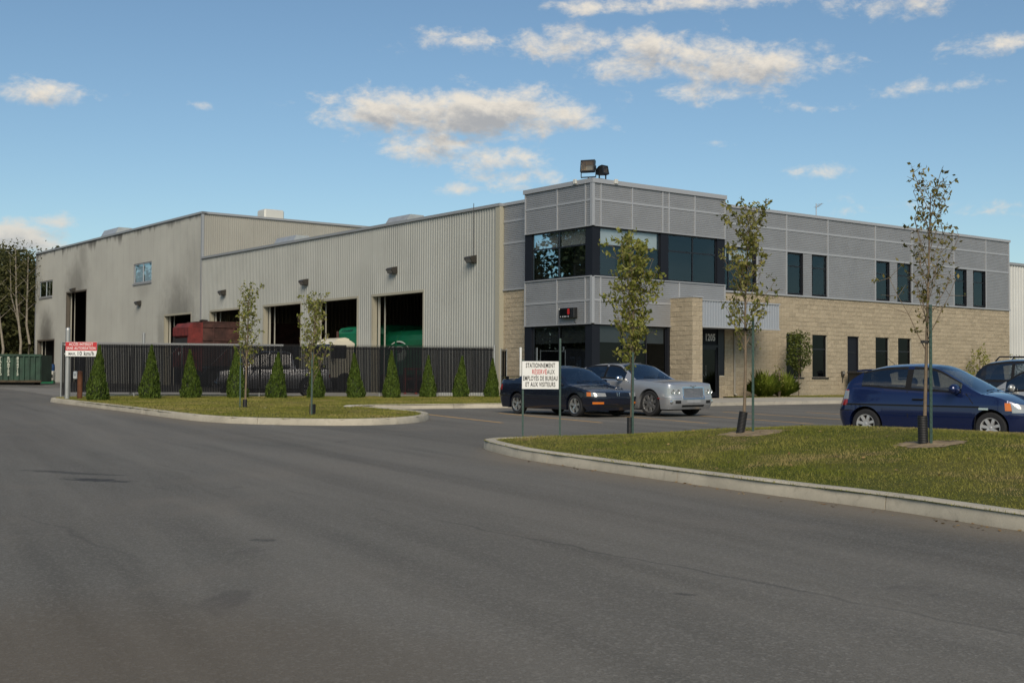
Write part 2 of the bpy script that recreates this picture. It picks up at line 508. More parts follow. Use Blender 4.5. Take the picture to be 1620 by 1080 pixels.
def kerb(pts, side, parent, seg=3.0, wdt=.20, h=.155):
    """cast kerb along the outer edge pts; body lies on the `side` (+1 left) of the line; one mesh per cast length"""
    P = chain([(p[0], p[1], 0) for p in pts], .3)
    acc = 0; start = 0; segs = []
    for i in range(1, len(P)):
        acc += (P[i] - P[i - 1]).length
        if acc >= seg or i == len(P) - 1: segs.append(P[start:i + 1]); start = i; acc = 0
    r2 = random.Random(5)
    for sg in segs:
        if len(sg) < 2: continue
        rows = []
        for i, p in enumerate(sg):
            d = (sg[min(i + 1, len(sg) - 1)] - sg[max(i - 1, 0)]).normalized(); nrm = Vector((-d.y, d.x, 0)) * side
            q_ = p.copy()
            if i == 0: q_ += d * .007
            if i == len(sg) - 1: q_ -= d * .007
            g = gz(q_.x, q_.y); a = q_; c_ = q_ + nrm * wdt
            jj = r2.gauss(0, .006) if 0 < i < len(sg) - 1 else 0; chip = r2.choice((0, 0, 0, 0, 0, .012)); lp = lambda o_, z_: (q_.x + nrm.x * (o_ + jj), q_.y + nrm.y * (o_ + jj), g + z_ - (chip if .05 < z_ and o_ < .05 else 0))
            rows.append([lp(-.012, -.1), lp(-.004, 0), lp(.014, h - .025), lp(.035, h - .004), lp(.06, h), lp(wdt - .02, h), lp(wdt, h - .015), lp(wdt, -.1)])
        m = MB().grid(rows); n8 = 8; e = (len(rows) - 1) * n8
        m.f.append(tuple(range(8))); m.f.append(tuple(range(e, e + 8))[::-1])
        m.build('kerb_stone', M_KERB, parent, smooth=40, fix=True)


# ------------------------------------------------------------------ lawns
def soil_material():
    m = bpy.data.materials.new('turf'); m.use_nodes = True; nt = m.node_tree; q = NB(nt); p = nt.nodes['Principled BSDF']
    pos = q.n('ShaderNodeNewGeometry').outputs['Position']
    c = q.mix(q.ramp(q.noise(pos, .55, 5, .6, .5), .35, .7), (.095, .11, .018), (.16, .145, .04))
    c = q.mix(q.ramp(q.noise(pos, 26, 3, .7), .4, .7, 0, .6), c, (.022, .03, .006))
    c = q.mix(q.ramp(q.noise(pos, .8, 4, .65, .9), .6, .74), c, (.115, .092, .045))
    nt.links.new(c, p.inputs['Base Color']); p.inputs['Roughness'].default_value = .95; p.inputs['Specular IOR Level'].default_value = .1
    bn = q.n('ShaderNodeBump'); bn.inputs['Strength'].default_value = 1; bn.inputs['Distance'].default_value = .03
    q.put(bn.inputs['Height'], q.noise(pos, 30, 5, .75)); nt.links.new(bn.outputs[0], p.inputs['Normal'])
    return m


def blade_material():
    m = bpy.data.materials.new('grass_blades'); m.use_nodes = True; nt = m.node_tree; nt.nodes.clear(); q = NB(nt)
    pos = q.n('ShaderNodeNewGeometry').outputs['Position']
    c = q.mix(q.ramp(q.noise(pos, .5, 5, .6, .5), .34, .68), (.215, .225, .036), (.40, .35, .085))
    c = q.mix(q.ramp(q.noise(pos, 9, 3, .7), .35, .7, 0, .55), c, (.14, .155, .022))
    c = q.mix(q.ramp(q.noise(pos, .8, 4, .65, .9), .48, .70, 0, .85), c, (.46, .34, .15))
    pb = q.n('ShaderNodeBsdfPrincipled'); q.put(pb.inputs['Base Color'], c); pb.inputs['Roughness'].default_value = .6; pb.inputs['Specular IOR Level'].default_value = .2
    tl = q.n('ShaderNodeBsdfTranslucent'); q.put(tl.inputs[0], c)
    mx = q.n('ShaderNodeMixShader'); mx.inputs[0].default_value = .35
    nt.links.new(pb.outputs[0], mx.inputs[1]); nt.links.new(tl.outputs[0], mx.inputs[2])
    o = q.n('ShaderNodeOutputMaterial'); nt.links.new(mx.outputs[0], o.inputs[0])
    return m


M_TURF, M_BLADE = soil_material(), blade_material()


def inside(poly, X, Y):
    r_ = np.zeros(len(X), bool); n = len(poly)
    for i in range(n):
        (xa, ya), (xb, yb) = poly[i], poly[(i + 1) % n]
        cnd = ((ya > Y) != (yb > Y)) & (X < (xb - xa) * (Y - ya) / (yb - ya + 1e-12) + xa)
        r_ ^= cnd
    return r_


def seg_dist(pts, X, Y):
    d = np.full(len(X), 1e9)
    for (xa, ya), (xb, yb) in zip(pts, pts[1:]):
        ux, uy = xb - xa, yb - ya; L2 = ux * ux + uy * uy
        t = np.clip(((X - xa) * ux + (Y - ya) * uy) / L2, 0, 1)
        d = np.minimum(d, np.hypot(X - xa - t * ux, Y - ya - t * uy))
    return d


def sm(t):
    t = np.clip(t, 0, 1); return t * t * (3 - 2 * t)


def blades(name, poly, n, hgt, wid, zfun, seed, bare=()):
    g = np.random.default_rng(seed)
    P = np.array(poly); lo, hi = P.min(0), P.max(0)
    X = g.uniform(lo[0], hi[0], n * 3); Y = g.uniform(lo[1], hi[1], n * 3)
    k = inside(poly, X, Y)
    for (bx, by, br) in bare:
        k &= (np.hypot(X - bx, Y - by) + g.normal(0, .10, len(X))) > br - .04
    X, Y = X[k][:n], Y[k][:n]; n = len(X)
    # patchy length
    pat = .75 + .35 * np.sin(X * 1.7 + 2 * np.sin(Y * 1.3)) * np.sin(Y * 2.1 + 1.5 * np.sin(X * .9))
    h = hgt * g.uniform(.45, 1.15, n) * np.clip(pat, .4, 1.2); w_ = wid * g.uniform(.6, 1.3, n); a = g.uniform(0, 2 * np.pi, n)
    Z = zfun(X, Y) - .004
    lx, ly = g.normal(0, .55, n) * h, g.normal(0, .55, n) * h
    V = np.empty((n, 3, 3))
    V[:, 0] = np.stack([X - np.cos(a) * w_, Y - np.sin(a) * w_, Z], 1)
    V[:, 1] = np.stack([X + np.cos(a) * w_, Y + np.sin(a) * w_, Z], 1)
    V[:, 2] = np.stack([X + lx, Y + ly, Z + h], 1)
    F = np.arange(n * 3).reshape(n, 3)
    o = link(name, np_mesh(name, V.reshape(-1, 3), F), M_BLADE); setp(o, kind='stuff')
    return o


GZ = np.vectorize(gz)
# right island: a mound between the drive and the parking
FRONT = [(-.47, 21.2), (-.43, 20.85), (-.32, 20.4), (-.10, 19.6), (.29, 18.42), (1.53, 15.92), (2.7, 13.75), (3.63, 12.21), (4.34, 10.64), (5.6, 8.1), (7.6, 4.4), (9.5, .8)]
BACK = [(-.47, 21.2), (-.36, 21.55), (-.10, 21.75), (.7, 22.15), (2.0, 23.1), (3.3, 23.7), (4.8, 23.6), (6.4, 22.7), (9.6, 20.0), (12.6, 17.2), (17, 13.0), (22, 8.5), (27, 4)]
NF = 64
fr = [p.to_2d() for p in chain([(a, c_, 0) for a, c_ in FRONT], .2)]; bk = [p.to_2d() for p in chain([(a, c_, 0) for a, c_ in BACK], .2)]
def resample(P, n):
    d = [0]
    for a, c_ in zip(P, P[1:]): d.append(d[-1] + (c_ - a).length)
    out_ = []; j = 0
    for i in range(n):
        t = d[-1] * i / (n - 1)
        while j < len(d) - 2 and d[j + 1] < t: j += 1
        f_ = (t - d[j]) / max(d[j + 1] - d[j], 1e-9); out_.append(P[j].lerp(P[j + 1], min(1, f_)))
    return out_
frs, bks = resample(fr, NF), resample(bk, NF)
fl = [tuple(p) for p in frs]; bl = [tuple(p) for p in bks]
ISL = fl + bl[::-1][:-1]
def mound(X, Y):
    X = np.asarray(X, float); Y = np.asarray(Y, float)
    df, db = seg_dist(fl, X, Y), seg_dist(bl, X, Y)
    h = .04 * sm(db / .5) * sm(df / 1.2) + .27 * sm(df / 6.0) * sm(db / 2.6) * sm((24.0 - Y) / 4.5)
    h += .03 * np.sin(X * .9 + Y * .5) * sm(df / 2) * sm(db / 2)
    return np.vectorize(gz)(X, Y) + .135 + h
rows = []
for i in range(NF):
    a, c_ = Vector(fl[i]), Vector(bl[i]); row = []
    q1 = [a.lerp(c_, t / 28) for t in range(29)]
    zz = mound([p.x for p in q1], [p.y for p in q1])
    rows.append([(p.x, p.y, float(z_)) for p, z_ in zip(q1, zz)])
setp(MB().grid(rows).build('lawn', M_TURF, smooth=180), kind='structure')
kp = thing('kerb', None, None); setp(kp, kind='structure')
kerb(FRONT, -1 if False else 1, kp, seg=3.2)
kerb(BACK, -1, kp, seg=3.2)
T2, T3, T1 = (3.60, 19.5), (5.42, 16.5), (2.15, 22.6)
ISLv = [p for p in ISL if p[1] > 5.5]
BARE = ((T2[0] + .15, T2[1], .40), (T3[0] + .1, T3[1] + .05, .34))
blades('grass', ISLv, 260000, .046, .0042, mound, 11, BARE)
# bare earth rings round the two trees
def earth_ring(cx_, cy_, r_, seed):
    g = random.Random(seed); rws = []
    for k in range(0, 9):
        row = []
        for a in range(91):
            an = 2 * math.pi * a / 90; rr = r_ * k / 8 * (1 + .09 * math.sin(3 * an + seed) + .06 * math.sin(7 * an) + .05 * math.sin(13 * an + 2 * seed) + .03 * math.sin(29 * an))
            px_, py_ = cx_ + rr * math.cos(an) * 1.15, cy_ + rr * math.sin(an)
            row.append((px_, py_, float(mound([px_], [py_])[0]) + .004 + .03 * (1 - k / 8) + g.uniform(-.004, .004)))
        rws.append(row)
    setp(MB().grid(rws).build('bare_soil', pm('bare_soil', (.22, .165, .095), .95, var=.35, vscale=6, bump=.8, bscale=35), smooth=180), kind='structure')
for i_, (bx, by, br) in enumerate(BARE): earth_ring(bx, by, br + .04, i_)

# left lawn in front of the fence
LL = [(-16.9, 46.0), (-14.0, 41.2), (-11.3, 36.8), (-9.2, 33.2), (-7.8, 31.0), (-6.6, 29.7), (-5.25, 29.05), (-3.9, 28.9), (-2.9, 29.5), (-2.3, 30.8), (-2.15, 32.6), (-2.4, 34.2), (-3.2, 36.0), (-4.4, 38.4), (-5.0, 39.4), (-4.3, 40.0), (-.2, 42.2), (2.5, 43.7),
      (2.9, 48.0), (2.9, 50.1), (.0, 54.0), (-.75, 53.0), (-16.7, 49.3), (-17.3, 48.0)]
KA = LL[:15]; KB = LL[14:18]
def flat(h): return lambda X, Y: np.vectorize(gz)(X, Y) + h
def turf_poly(name, poly, h):
    m = MB().add([(x_, y_, gz(x_, y_) + h) for x_, y_ in poly], tess(poly))
    setp(m.build(name, M_TURF, fix=True), kind='structure')
turf_poly('lawn', LL, .135)
kerb([(-16.7, 46.9)] + KA, 1, kp, 3.4); kerb(KB, 1, kp, 3.4)
blades('grass', LL, 120000, .05, .008, flat(.135), 12)

# concrete walk and planting strip before the office
def sts(l): return [tuple(st(a, c_).to_2d()) for a, c_ in l]
slab('concrete_walk', sts([(-1.0, -6.3), (31, -7.2), (34, -7.2), (34, -5.0), (14.5, -4.4), (9.6, -1.7), (4.0, -1.5), (-1.0, -2.6)]), .125, M_WALK)
strip = sts([(9.7, -1.75), (14.5, -4.45), (34, -5.05), (34, .62), (8.2, .62), (8.2, -1.6)])
turf_poly('lawn', strip, .11)
blades('grass', strip, 30000, .05, .01, flat(.11), 13)

# orange bay lines
M_LINE = pm('orange_paint', (.50, .30, .10), .8, var=.3, vscale=5)
dline = Vector((.385, -.92)).normalized(); nline = Vector((-dline.y, dline.x))
for i_ in range(8):
    x0 = -2.0 + 2.62 * i_
    a = Vector((x0, 35.0)) - dline * (3.1 - .55 * i_ if i_ < 2 else 4.8); c_ = Vector((x0, 35.0)) + dline * (4.2 if i_ else 4.6)
    m = MB(); hw = .06
    pts = [a + nline * hw, a - nline * hw, c_ - nline * hw, c_ + nline * hw]
    m.add([(p.x, p.y, gz(p.x, p.y) + .004) for p in pts], [(0, 1, 2, 3)])
    setp(m.build('bay_line', M_LINE, fix=True), kind='structure')
# ------------------------------------------------------------------ office building
M_BLOCK = pm('split_block', (.36, .30, .21), .9, var=.16, vscale=14, bump=.6, bscale=50, island=.10, spec=.2)
M_MORTAR = pm('mortar', (.50, .45, .345), .95, var=.1, vscale=6, bump=.3)
M_CLAD = pm('grey_cladding', (.285, .29, .295), .45, .3, var=.06, vscale=1.2)
M_TRIM = pm('grey_trim', (.40, .405, .41), .45, .3)
M_FRAME = pm('black_frame', (.012, .013, .017), .35)
M_DARKP = pm('black_panel', (.010, .012, .017), .55, spec=.25)
M_BLIND = pm('blind', (.74, .77, .75), .9, var=.05, vscale=2)
M_ROOM = pm('room_dark', (.028, .028, .028), .9)
M_GLASS = glassmat('office_glass', (.93, .96, .96), (.56, .74, .84), .012, .06, .85, 1.5)
M_ROOF = pm('roof_membrane', (.2, .2, .2), .9)
M_CORR = pm('canopy_metal', (.34, .36, .385), .4, .3)

OFF = thing('office_building', 'two storey office with grey ribbed cladding, black framed windows and tan block base', 'office building', (CX, CY, 0), TH)


class Face:
    """a = along the facade, d = outward, z = up -> building space"""
    def __init__(s, kind, plane): s.k = kind; s.p = plane
    def __call__(s, a, d, z_): return (a, s.p - d, z_) if s.k == 'R' else (s.p - d, a, z_)
    def box(s, m, a0, a1, d0, d1, z0, z1):
        p, q_ = s(a0, d0, z0), s(a1, d1, z1)
        return m.box(min(p[0], q_[0]), max(p[0], q_[0]), min(p[1], q_[1]), max(p[1], q_[1]), z0, z1)


FR, FL_, FM, FRC = Face('R', 0.0), Face('L', 0.0), Face('R', .6), Face('L', .6)


def rects(a0, a1, z0, z1, holes):
    """cut a rectangle around holes -> list of rectangles"""
    A = sorted({a0, a1, *[max(a0, min(a1, h[i])) for h in holes for i in (0, 1)]})
    out_ = []
    for u, v in zip(A, A[1:]):
        if v - u < 1e-6: continue
        cuts = sorted([(max(z0, h[2]), min(z1, h[3])) for h in holes if h[0] < v - 1e-6 and h[1] > u + 1e-6])
        zc = z0
        for lo, hi in cuts:
            if lo > zc + 1e-6: out_.append((u, v, zc, lo))
            zc = max(zc, hi)
        if z1 > zc + 1e-6: out_.append((u, v, zc, z1))
    return out_


def cladding(F, a0, a1, z0, z1, parent, mat=None, pitch=.082, dep=.011, d0=.03, name='cladding_panel'):
    """horizontally ribbed sheet"""
    prof = [(z0, d0)]; n = max(1, round((z1 - z0) / pitch)); p = (z1 - z0) / n
    for i in range(n):
        b0 = z0 + i * p
        prof += [(b0 + p * .10, d0), (b0 + p * .24, d0 + dep), (b0 + p * .78, d0 + dep), (b0 + p * .92, d0)]
    prof.append((z1, d0))
    m = MB().grid([[F(a0, d, z_), F(a1, d, z_)][::1] for z_, d in prof])
    m.grid([[F(a0, 0, z_), F(a0, d, z_)] for z_, d in prof]); m.grid([[F(a1, d, z_), F(a1, 0, z_)] for z_, d in prof])
    return m.build(name, mat or M_CLAD, parent, fix=True)


def trim(F, a0, a1, z0, z1, parent, d0=0.0, d1=.075, mat=None, name='trim'):
    m = MB(); F.box(m, a0, a1, d0, d1, z0, z1); return m.build(name, mat or M_TRIM, parent)


def window(F, a0, a1, z0, z1, parent, cols=(), rows=(), depth=.10, blind=0.0, room=True, fw=.055, glass=None, sill=False, back=1.6, name='window'):
    """frame, panes, blind and a dark room niche behind; cols / rows are mullion centres"""
    A = [a0 + fw] + [v for c_ in sorted(cols) for v in (c_ - fw / 2, c_ + fw / 2)] + [a1 - fw]
    Z = [z0 + fw] + [v for c_ in sorted(rows) for v in (c_ - fw / 2, c_ + fw / 2)] + [z1 - fw]
    fb = MB(); d0, d1 = -depth - .05, -depth + .03
    F.box(fb, a0, a0 + fw, d0, d1, z0, z1); F.box(fb, a1 - fw, a1, d0, d1, z0, z1)
    F.box(fb, a0 + fw, a1 - fw, d0, d1, z0, z0 + fw); F.box(fb, a0 + fw, a1 - fw, d0, d1, z1 - fw, z1)
    for c_ in rows: F.box(fb, a0 + fw, a1 - fw, d0 + .01, d1 - .006, c_ - fw / 2, c_ + fw / 2)
    for c_ in cols: F.box(fb, c_ - fw / 2, c_ + fw / 2, d0, d1 - .003, z0 + fw, z1 - fw)
    wn = fb.build(name, M_FRAME, parent)
    for i in range(0, len(A), 2):
        for j in range(0, len(Z), 2):
            p = MB(); dd = -depth
            p.quad(F(A[i], dd, Z[j]), F(A[i + 1], dd, Z[j]), F(A[i + 1], dd, Z[j + 1]), F(A[i], dd, Z[j + 1]))
            p.build('pane', glass or M_GLASS, wn)
        if blind:
            bb = MB(); zb = z1 - (z1 - z0) * blind
            F.box(bb, A[i] + .01, A[i + 1] - .01, -depth - .10, -depth - .09, zb, z1 - fw * .5)
            bb.build('blind', M_BLIND, wn)
    if room:
        r_ = MB(); e = .0
        r_.quad(F(a0, -back, z0), F(a1, -back, z0), F(a1, -back, z1), F(a0, -back, z1))
        for (u, v, q0, q1) in ((a0, a0, z0, z1), (a1, a1, z0, z1)):
            r_.quad(F(u, -depth - .052, q0), F(u, -back, q0), F(u, -back, q1), F(u, -depth - .052, q1))
        for q0 in (z0, z1): r_.quad(F(a0, -depth - .052, q0), F(a1, -depth - .052, q0), F(a1, -back, q0), F(a0, -back, q0))
        r_.build('room', M_ROOM, wn)
    return wn


def reveal(F, a0, a1, z0, z1, parent, depth=.15, mat=None, name='reveal', proud=0.0):
    m = MB()
    m.quad(F(a0, proud, z0), F(a0, -depth, z0), F(a0, -depth, z1), F(a0, proud, z1)); m.quad(F(a1, proud, z0), F(a1, -depth, z0), F(a1, -depth, z1), F(a1, proud, z1))
    m.quad(F(a0, proud, z0), F(a1, proud, z0), F(a1, -depth, z0), F(a0, -depth, z0)); m.quad(F(a0, proud, z1), F(a1, proud, z1), F(a1, -depth, z1), F(a0, -depth, z1))
    return m.build(name, mat or M_TRIM, parent)


# ---- blocks: 0.4 x 0.2 m split-face units on a mortar backing
BLOCKS = []      # (size, face, a0, a1, z0, z1)
def block_wall(F, a0, a1, z0, z1, holes, tag_=''):
    h = .2; nz = int(math.ceil((z1 - z0) / h - 1e-6)); g = .006
    for r_ in range(nz):
        zb = z1 - (r_ + 1) * h; zt_ = zb + h; zb = max(zb, z0)
        cuts = sorted([(x_[0], x_[1]) for x_ in holes if x_[2] < zt_ - .05 and x_[3] > zb + .05])
        spans = []; cur = a0
        for u, v in cuts:
            if u > cur + .02: spans.append((cur, u))
            cur = max(cur, v)
        if a1 > cur + .02: spans.append((cur, a1))
        off = .2 if r_ % 2 else 0.
        for u, v in spans:
            k = math.floor((u - a0 - off) / .4); e = a0 + off + k * .4
            while e < v - 1e-6:
                p, q_ = max(e, u), min(e + .4, v)
                if q_ - p > .05: BLOCKS.append((F, p + g, q_ - g, zb + g, zt_ - g))
                e += .4
    for (u, v, q0, q1) in rects(a0, a1, z0, z1, holes):
        yield u, v, q0, q1


def block_shape(m, w_, h_, fn, bev=.010, dep=.014, r_=None):
    """front-chamfered block with a slightly broken face; fn(a,d,z)"""
    r_ = r_ or random
    f_ = [(bev, bev), (w_ - bev, bev), (w_ - bev, h_ - bev), (bev, h_ - bev)]
    o_ = [(0, 0), (w_, 0), (w_, h_), (0, h_)]
    vs = [fn(a, 0, z_) for a, z_ in o_] + [fn(a, dep * .6, z_) for a, z_ in o_] + [fn(a, dep + r_.uniform(-.008, .008), z_) for a, z_ in f_]
    fs = [(0, 1, 5, 4), (1, 2, 6, 5), (2, 3, 7, 6), (3, 0, 4, 7), (4, 5, 9, 8), (5, 6, 10, 9), (6, 7, 11, 10), (7, 4, 8, 11), (8, 9, 10, 11)]
    m.add(vs, fs)


ZG = .50                      # below the finished ground at the office
ZB = 5.32                     # top of the block base
W_UP = [(12.48, 13.63), (14.32, 15.44), (19.17, 20.30), (20.99, 22.15), (25.90, 27.05), (27.71, 28.84)]
W_LO = [(12.50, 13.67), (14.36, 15.47), (19.21, 20.33), (21.05, 22.18)]
DOOR2 = (17.00, 17.92)
holes_lo = [(a, c_, 1.50, 3.55) for a, c_ in W_LO] + [(DOOR2[0], DOOR2[1], ZG, 3.56), (8.0, 8.34, 1.55, 3.66)]
back = MB()
for u, v, q0, q1 in block_wall(FM, 7.94, 31.24, ZG, ZB, holes_lo):
    back.quad(FM(u, -.004, q0), FM(v, -.004, q0), FM(v, -.004, q1), FM(u, -.004, q1))
NFAC = len(BLOCKS)
BW0 = back; back = MB()
# left-hand recess and the fin beside the entrance
for u, v, q0, q1 in block_wall(FRC, 4.42, 6.95, ZG, ZB, []):
    back.quad(FRC(u, -.004, q0), FRC(v, -.004, q0), FRC(v, -.004, q1), FRC(u, -.004, q1))
back.build('recess_wall', M_MORTAR, OFF); back = BW0; BW = back.build('block_wall', M_MORTAR, OFF); back = MB()
FIN_L, FIN_R = Face('L', 4.36), Face('R', -1.35)
for u, v, q0, q1 in block_wall(FIN_L, -1.35, -.002, ZG, 4.80, []):
    back.quad(FIN_L(u, -.004, q0), FIN_L(v, -.004, q0), FIN_L(v, -.004, q1), FIN_L(u, -.004, q1))
for u, v, q0, q1 in block_wall(FIN_R, 4.36, 4.92, ZG, 4.80, []):
    back.quad(FIN_R(u, -.004, q0), FIN_R(v, -.004, q0), FIN_R(v, -.004, q1), FIN_R(u, -.004, q1))
mb = MB(); mb.box(4.372, 4.912, -1.338, .6, ZG, 4.79); mb.build('fin_core', M_MORTAR, OFF)
back.build('fin_wall', M_MORTAR, OFF)
def proj_size(bk_):
    F, a0, a1, z0, z1 = bk_; p = Vector(F((a0 + a1) / 2, 0, (z0 + z1) / 2)); q_ = st(p.x, p.y, p.z)
    fs = .92 if F.k == 'R' else .55
    return (a1 - a0) * fs * (z1 - z0) / (q_.y ** 2)
order = sorted(range(len(BLOCKS)), key=lambda i: -proj_size(BLOCKS[i]))
pick = set(order[:290]); cache = {}; rest = MB(); rb = random.Random(3)
for i, bk_ in enumerate(BLOCKS):
    F, a0, a1, z0, z1 = bk_; w_, h_ = a1 - a0, z1 - z0
    if i in pick:
        key = (F.k, round(w_, 3), round(h_, 3), rb.randrange(3))
        if key not in cache:
            m = MB(); G = Face(F.k, 0.0); block_shape(m, w_, h_, lambda a, d, z_: G(a, d, z_), r_=rb); me = m.mesh('block'); me.materials.append(M_BLOCK); cache[key] = me
        link('block', cache[key], None, BW, F(a0, 0, z0))
    else: block_shape(rest, w_, h_, lambda a, d, z_: F(a0 + a, d, z0 + z_), r_=rb)
setp(rest.build('block', M_BLOCK, BW), kind='stuff')

# ---- shell so that no light leaks in
sh = MB()
sh.quad((.62, .66, 9.1), (31.2, .66, 9.1), (31.2, 6.9, 9.1), (.62, 6.9, 9.1))
sh.quad((31.2, .62, ZG), (31.2, 6.9, ZG), (31.2, 6.9, 9.1), (31.2, .62, 9.1)); sh.quad((.62, 6.9, ZG), (31.2, 6.9, ZG), (31.2, 6.9, 9.1), (.62, 6.9, 9.1))
sh.quad((.05, .05, 9.35), (7.68, .05, 9.35), (7.68, 4.4, 9.35), (.05, 4.4, 9.35))
sh.quad((7.69, .05, 9.0), (7.69, 4.4, 9.0), (7.69, 4.4, 9.4), (7.69, .05, 9.4)); sh.quad((.05, 4.41, 9.0), (7.68, 4.41, 9.0), (7.68, 4.41, 9.4), (.05, 4.41, 9.4))
sh.build('roof', M_ROOF, OFF)
m = MB(); FM.box(m, 7.74, 31.2, -.22, -.012, 9.1, 9.14); m.build('parapet', M_TRIM, OFF)

# ---- long facade: cladding bays between trims, around the upper windows
V = [7.76, 10.42, 12.46, 15.46, 19.15, 22.18, 25.88, 28.88, 31.15]
tw = .035
BIGW = (8.30, 10.36)
zb1, zb2 = 8.39, 7.41
for a, c_ in zip(V, V[1:]):
    cladding(FM, a + tw, c_ - tw, zb1 + .05, 9.10, OFF); cladding(FM, a + tw, c_ - tw, zb2 + .05, zb1 - .05, OFF)
    wins = [x_ for x_ in W_UP + [BIGW] if x_[0] > a - .1 and x_[1] < c_ + .1]
    z0 = ZB + .05
    if not wins: cladding(FM, a + tw, c_ - tw, z0, zb2 - .05, OFF)
    else:
        cur = a + tw
        for (w0, w1) in sorted(wins):
            if w0 - cur > .08: cladding(FM, cur, w0 - .03, z0, zb2 - .05, OFF)
            cur = w1 + .03
        if c_ - tw - cur > .08: cladding(FM, cur, c_ - tw, z0, zb2 - .05, OFF)
    trim(FM, a + tw, c_ - tw, zb1 - .05, zb1 + .05, OFF, d1=.062); trim(FM, a + tw, c_ - tw, zb2 - .05, zb2 + .05, OFF, d1=.062)
for v in V[1:]:
    tops = [x_ for x_ in W_UP + [BIGW] if abs(x_[0] - v) < .1 or abs(x_[1] - v) < .1]
    trim(FM, v - tw, v + tw, ZB + .05, 9.10, OFF, d1=.07)
trim(FM, 7.72, 31.26, 9.10, 9.23, OFF, d0=-.3, d1=.10, name='roof_cap')
trim(FM, 7.72, 31.26, ZB - .03, ZB + .045, OFF, d1=.085, name='base_flashing')
for (a, c_) in W_UP:
    window(FM, a, c_, 5.42, 7.33, OFF, rows=(6.72,), depth=.06)
    reveal(FM, a, c_, 5.42, 7.33, OFF, .11, M_FRAME, proud=.05)
window(FM, BIGW[0], BIGW[1], 5.42, 7.33, OFF, cols=(8.62,), rows=(6.72,), depth=.06, blind=.32); reveal(FM, BIGW[0], BIGW[1], 5.42, 7.33, OFF, .11, M_FRAME, proud=.05)
M_GLASSD = glassmat('low_glass', (.35, .38, .40), (.30, .34, .38), .015, .05, .85, 1.5)
for (a, c_) in W_LO:
    window(FM, a, c_, 1.50, 3.55, OFF, rows=(2.85,), depth=.12, glass=M_GLASSD)
    reveal(FM, a, c_, 1.50, 3.55, OFF, .17, M_MORTAR)
    trim(FM, a - .05, c_ + .05, 1.44, 1.50, OFF, d0=-.12, d1=.06, mat=M_FRAME, name='sill')
# backing behind the cladding (closes the wall)
m = MB()
for (u, v, q0, q1) in rects(7.72, 31.2, ZB, 9.10, [(a, c_, 5.42, 7.33) for a, c_ in W_UP + [BIGW]]): m.quad(FM(u, .004, q0), FM(v, .004, q0), FM(v, .004, q1), FM(u, .004, q1))
m.build('sheathing', M_DARKP, OFF)
# side door
m = MB(); FM.box(m, DOOR2[0] + .06, DOOR2[1] - .06, -.16, -.12, ZG + .12, 3.50); dr = m.build('door', M_DARKP, OFF)
m = MB(); m.tube([FM(DOOR2[0] + .16, -.12, 1.75), FM(DOOR2[0] + .16, -.07, 1.75)], .028, 8); m.build('door_knob', pm('steel', (.6, .6, .6), .25, 1.), dr)
m = MB(); FM.box(m, DOOR2[0], DOOR2[0] + .06, -.17, -.06, ZG, 3.56); FM.box(m, DOOR2[1] - .06, DOOR2[1], -.17, -.06, ZG, 3.56); FM.box(m, DOOR2[0] + .06, DOOR2[1] - .06, -.17, -.06, 3.50, 3.56); FM.box(m, DOOR2[0] + .06, DOOR2[1] - .06, -.118, -.10, 2.72, 2.76); m.build('door_frame', M_FRAME, OFF)
reveal(FM, DOOR2[0], DOOR2[1], ZG, 3.56, OFF, .17, M_MORTAR)

# ---- corner block
ZC = 9.38
# right face: upper windows two groups; posts black
def corner_clad(F, Vs, zlo, zmid, zhi):
    for a, c_ in zip(Vs, Vs[1:]):
        if c_ - a < .12: continue
        cladding(F, a + .03, c_ - .03, zmid + .045, zhi, OFF); cladding(F, a + .03, c_ - .03, zlo, zmid - .045, OFF)
        trim(F, a + .03, c_ - .03, zmid - .045, zmid + .045, OFF, d1=.06)
    for v in Vs[1:]: trim(F, v - .03, v + .03, zlo, zhi, OFF, d1=.068)
VR, VL_ = [.05, .40, 2.13, 3.87, 4.24, 5.79, 7.66], [.05, .39, 2.20, 4.37]
corner_clad(FR, VR, 7.57, 8.64, ZC - .08); corner_clad(FL_, VL_, 7.57, 8.62, ZC - .08)
corner_clad(FR, [.05, .40, 2.13, 4.86, 7.66], 3.62, 4.56, 5.50); corner_clad(FL_, [.05, .39, 2.20, 4.37], 3.62, 4.56, 5.50)
for z0, z1 in ((7.57, ZC - .08), (3.62, 5.50)):
    m = MB(); m.box(-.085, .055, -.085, .055, z0, z1); m.build('corner_trim', M_TRIM, OFF)
trim(FR, -.1, 7.74, ZC - .08, ZC + .10, OFF, d0=-.3, d1=.11, name='roof_cap'); trim(FL_, .31, 4.46, ZC - .08, ZC + .10, OFF, d0=-.3, d1=.11, name='roof_cap')
for z0 in (7.545, 3.585):
    trim(FR, .06, 7.70, z0, z0 + .03, OFF, d1=.09, name='flashing'); trim(FL_, .0, 4.40, z0, z0 + .03, OFF, d1=.09, name='flashing')
trim(FR, .06, 7.70, 5.50, 5.54, OFF, d1=.09, name='flashing'); trim(FL_, .0, 4.40, 5.50, 5.54, OFF, d1=.09, name='flashing')
